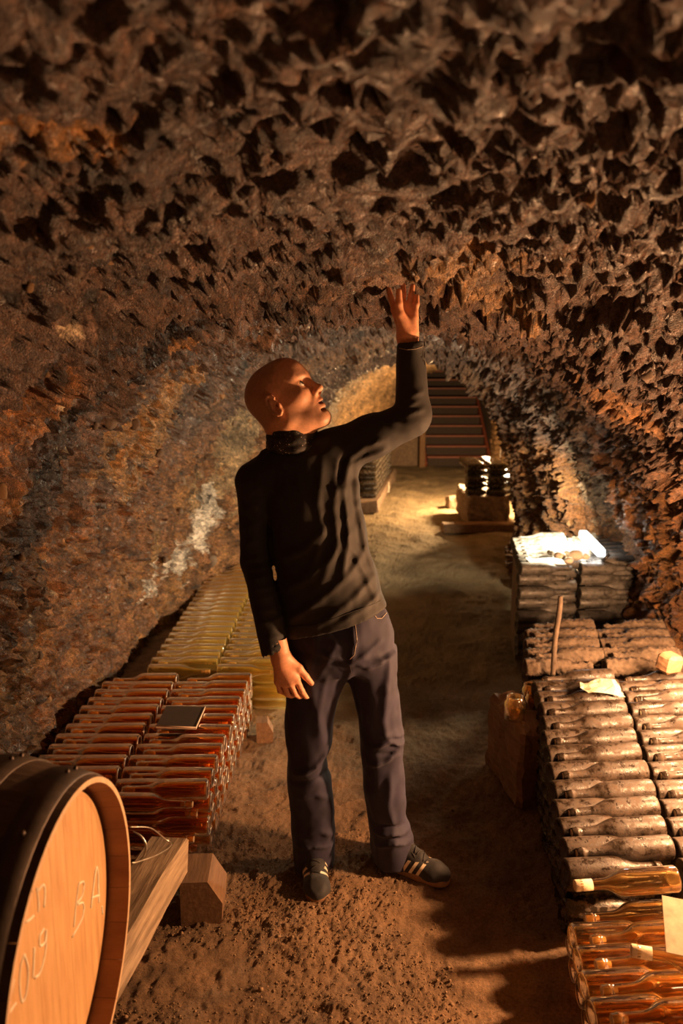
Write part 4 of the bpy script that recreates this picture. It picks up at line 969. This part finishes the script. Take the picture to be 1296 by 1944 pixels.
for (xa, xb) in ((-.014, -.062), (-.115, -.165), (-.25, -.295), (-.605, -.65), (-.735, -.785), (-.838, -.886)):
    h = obj('hoop', ringlathe('hoop', [(xa, brad(xa)+.0005), (xa, brad(xa)+.004), (xb, brad(xb)+.004), (xb, brad(xb)+.0005)], M['iron']), bar)
    for a in (1.15, 1.28, 1.9):
        mm = rockmesh('rivet', 3, M['iron'], 1, (.005, .006, .006), 0.); xm = (xa+xb)/2; r = brad(xm)+.005
        obj('rivet', mm, h, loc=(xm, r*math.cos(a), r*math.sin(a)))
hd = empty('head', (0, 0, 0)); hd.parent = bar
for i in range(8):        # head boards, vertical in the photograph
    hwid = BR-.024; y0 = -hwid+2*hwid*i/8+.0003; y1 = -hwid+2*hwid*(i+1)/8-.0003; Vv = []; n = 10
    top = []; bot = []
    for k in range(n+1):
        y = y0+(y1-y0)*k/n; z = math.sqrt(max(0, hwid**2-y*y)); top.append((y, z)); bot.append((y, -z))
    loop = top+bot[::-1]; N_ = len(loop)
    Vv = [(-.043, y, z) for y, z in loop]+[(-.060, y, z) for y, z in loop]
    F = [tuple(range(N_))[::-1], tuple(range(N_, 2*N_))]+[(k, (k+1) % N_, N_+(k+1) % N_, N_+k) for k in range(N_)]
    obj('head_board', mesh('head_board', Vv, F, M['oak'], False), hd)
# chalk writing on the head: local y runs to the left in the view, z up
def L2(px, py):
    d = Vector(ray(px, py)); o = Vector((0, 0, CAMZ)); Mi = (Matrix.Translation(Vector(BC)) @ Matrix.Rotation(-.035, 4, 'Z')).inverted()
    o2 = Mi @ o; d2 = Mi.to_3x3() @ d; t = (-.0425-o2.x)/d2.x; h = o2+d2*t; return np.array([-.0432, h.y, h.z])
Z = lambda a, b: (a/2.817, 1380+b/2.817)
strokes = [[(135, 1045), (160, 1030), (180, 1010)], [(195, 860), (205, 940), (205, 990)], [(200, 880), (232, 845), (240, 890), (235, 965)],
           [(420, 840), (405, 960), (395, 1070)], [(420, 840), (448, 830), (440, 900), (410, 945)], [(415, 950), (445, 945), (440, 1020), (385, 1125)],
           [(485, 970), (510, 770), (522, 765), (525, 860), (528, 940)], [(488, 915), (530, 900)], [(545, 960), (548, 1000)],
           [(235, 1080), (212, 1120), (215, 1170), (240, 1150), (245, 1085), (243, 1200), (215, 1310), (185, 1345)], [(182, 1180), (178, 1280), (175, 1340)],
           [(130, 1215), (108, 1290), (105, 1400), (118, 1470), (140, 1420), (150, 1300), (130, 1215)], [(50, 1530), (75, 1490), (85, 1480)], [(75, 1350), (62, 1430)]]
for stx in strokes:
    pts = spline([L2(*Z(*p)) for p in stx], 5) if len(stx) > 2 else [L2(*Z(*p)) for p in stx]
    obj('chalk_stroke', tube('chalk_stroke', pts, .0024, M['chalk'], 5), hd)
# beams under the barrel and blocks
def beam(p, q_, w_, h_, name, lab, mat='beam', g=None):
    p, q_ = np.array(p), np.array(q_); c = (p+q_)/2; d = q_-p; L = np.linalg.norm(d)
    m = box(name, (w_, L, h_), M[mat], .006, .006); o = obj(name, m, loc=tuple(c), rot=(0, 0, -math.atan2(d[0], d[1])), label=lab, cat='beam', group=g); return o
e0 = np.array([-.50, 2.14, .305]); e1 = np.array([-.70, 1.0, .305])
zbm = BC[2]-.345-.055+.02
bmA = beam((-.505, 2.13, .30), (-.715, .75, .30), .11, .11, 'support_beam', 'weathered timber beam running under the right end of the barrel towards the amber bottles')
beam((-1.12, 2.05, .30), (-1.22, .75, .30), .11, .11, 'support_beam', 'weathered timber beam under the far left end of the barrel', 'beam')
for (x, y, lab) in ((-.625, 1.72, 'squat stone footing under the far end of the barrel beam'), (-.70, .85, 'stone footing under the near end of the barrel beam'), (-1.13, 1.95, 'stone footing under the far end of the left barrel beam'), (-1.21, .85, 'stone footing under the near end of the left barrel beam')):
    thing_box('footing', (x, y, .125), (.10, .12, .24), (0, 0, .1), M['stone'], lab, 'block', .012, .008)
# cradle wedges between beams and barrel
for (x, lab) in ((-.585, 'right'), (-1.17, 'left')):
    for s, nm in ((1, 'far'), (-1, 'near')):
        thing_box('wedge', (x+.0+s*.012, 1.22+s*.13, .385), (.09, .07, .062), (s*.45, 0, -.12), M['timber'], '%s timber wedge holding the barrel on its %s beam' % (nm, lab), 'wedge', .006)
# chamfered timber block in front of the amber stack
g = G(421, 1757); xb = g[0]; yb = g[1]
V_ = []; prof = [(-.125, 0), (-.010, 0), (0, .010), (.004, .075), (-.040, .150), (-.125, .150)]
F = []
for yy in (0, .15): V_ += [(x, yy, z) for x, z in prof]
n6 = 6; F = [tuple(range(6)), tuple(range(6, 12))[::-1]]+[(i, 6+i, 6+(i+1) % 6, (i+1) % 6) for i in range(6)]
obj('timber_block', mesh('timber_block', V_, F, M['timber'], False), loc=(xb, yb, 0), rot=(0, 0, .05), label='chamfered timber block on the floor in front of the amber bottle stack', cat='block')
a = G(515, 1400); obj('timber_block', mesh('timber_block', [(x*.6, y*.5, z*.7) for x, y, z in V_], F, M['timber'], False), loc=(-.315, 3.42, .0), rot=(0, 0, .1), label='small chamfered block at the foot of the stack beside the man, far side', cat='block')
# slate tablet on the amber stack
c4 = [G(x, y, .315) for x, y in ((296, 1378), (372, 1381), (389, 1342), (316, 1340))]
def slab(name, c4, th, mat, edge):
    V_ = [p for p in c4]+[p-np.array([0, 0, th]) for p in c4]; F = [(0, 1, 2, 3), (7, 6, 5, 4)]+[(i, 4+i, 4+(i+1) % 4, (i+1) % 4) for i in range(4)]
    m = mesh(name, V_, F, [mat, edge], False)
    for k in (2, 3): m.polygons[k].material_index = 1
    return m
sl = obj('slate_tablet', slab('slate_tablet', c4, .009, M['slate'], M['slate_edge']), label='dark slate tablet with pale chipped edges lying on the amber bottles', cat='slate')
e_ = [c4[0]+[0, -.001, .001], c4[1]+[0, -.001, .001], c4[2]+[.001, 0, .001]]
obj('chipped_edge', tube('chipped_edge', e_, .0022, M['slate_edge'], 5), sl)
# coiled pale wire and dark bowl between barrel and beam
wz = .37
pts = spline([P(*p) for p in ((246, 1570, 1.62), (285, 1572, 1.68), (312, 1592, 1.74), (325, 1604, 1.74), (300, 1622, 1.66), (262, 1636, 1.58), (250, 1638, 1.56))], 8)
obj('wire_loop', tube('wire_loop', pts, .0016, M['wire'], 6), label='thin pale wire loop sticking out between the barrel and the beam', cat='wire')
pts = spline([P(*p) for p in ((252, 1578, 1.72), (268, 1588, 1.72), (277, 1606, 1.72), (272, 1626, 1.72), (256, 1640, 1.72))], 8)
obj('wire_arc', tube('wire_arc', pts, .0028, M['wire'], 6, [.0010+.0024*math.sin(math.pi*i/(len(pts)-1)) for i in range(len(pts))]), label='short thick pale arc of wire right beside the barrel rim', cat='wire')
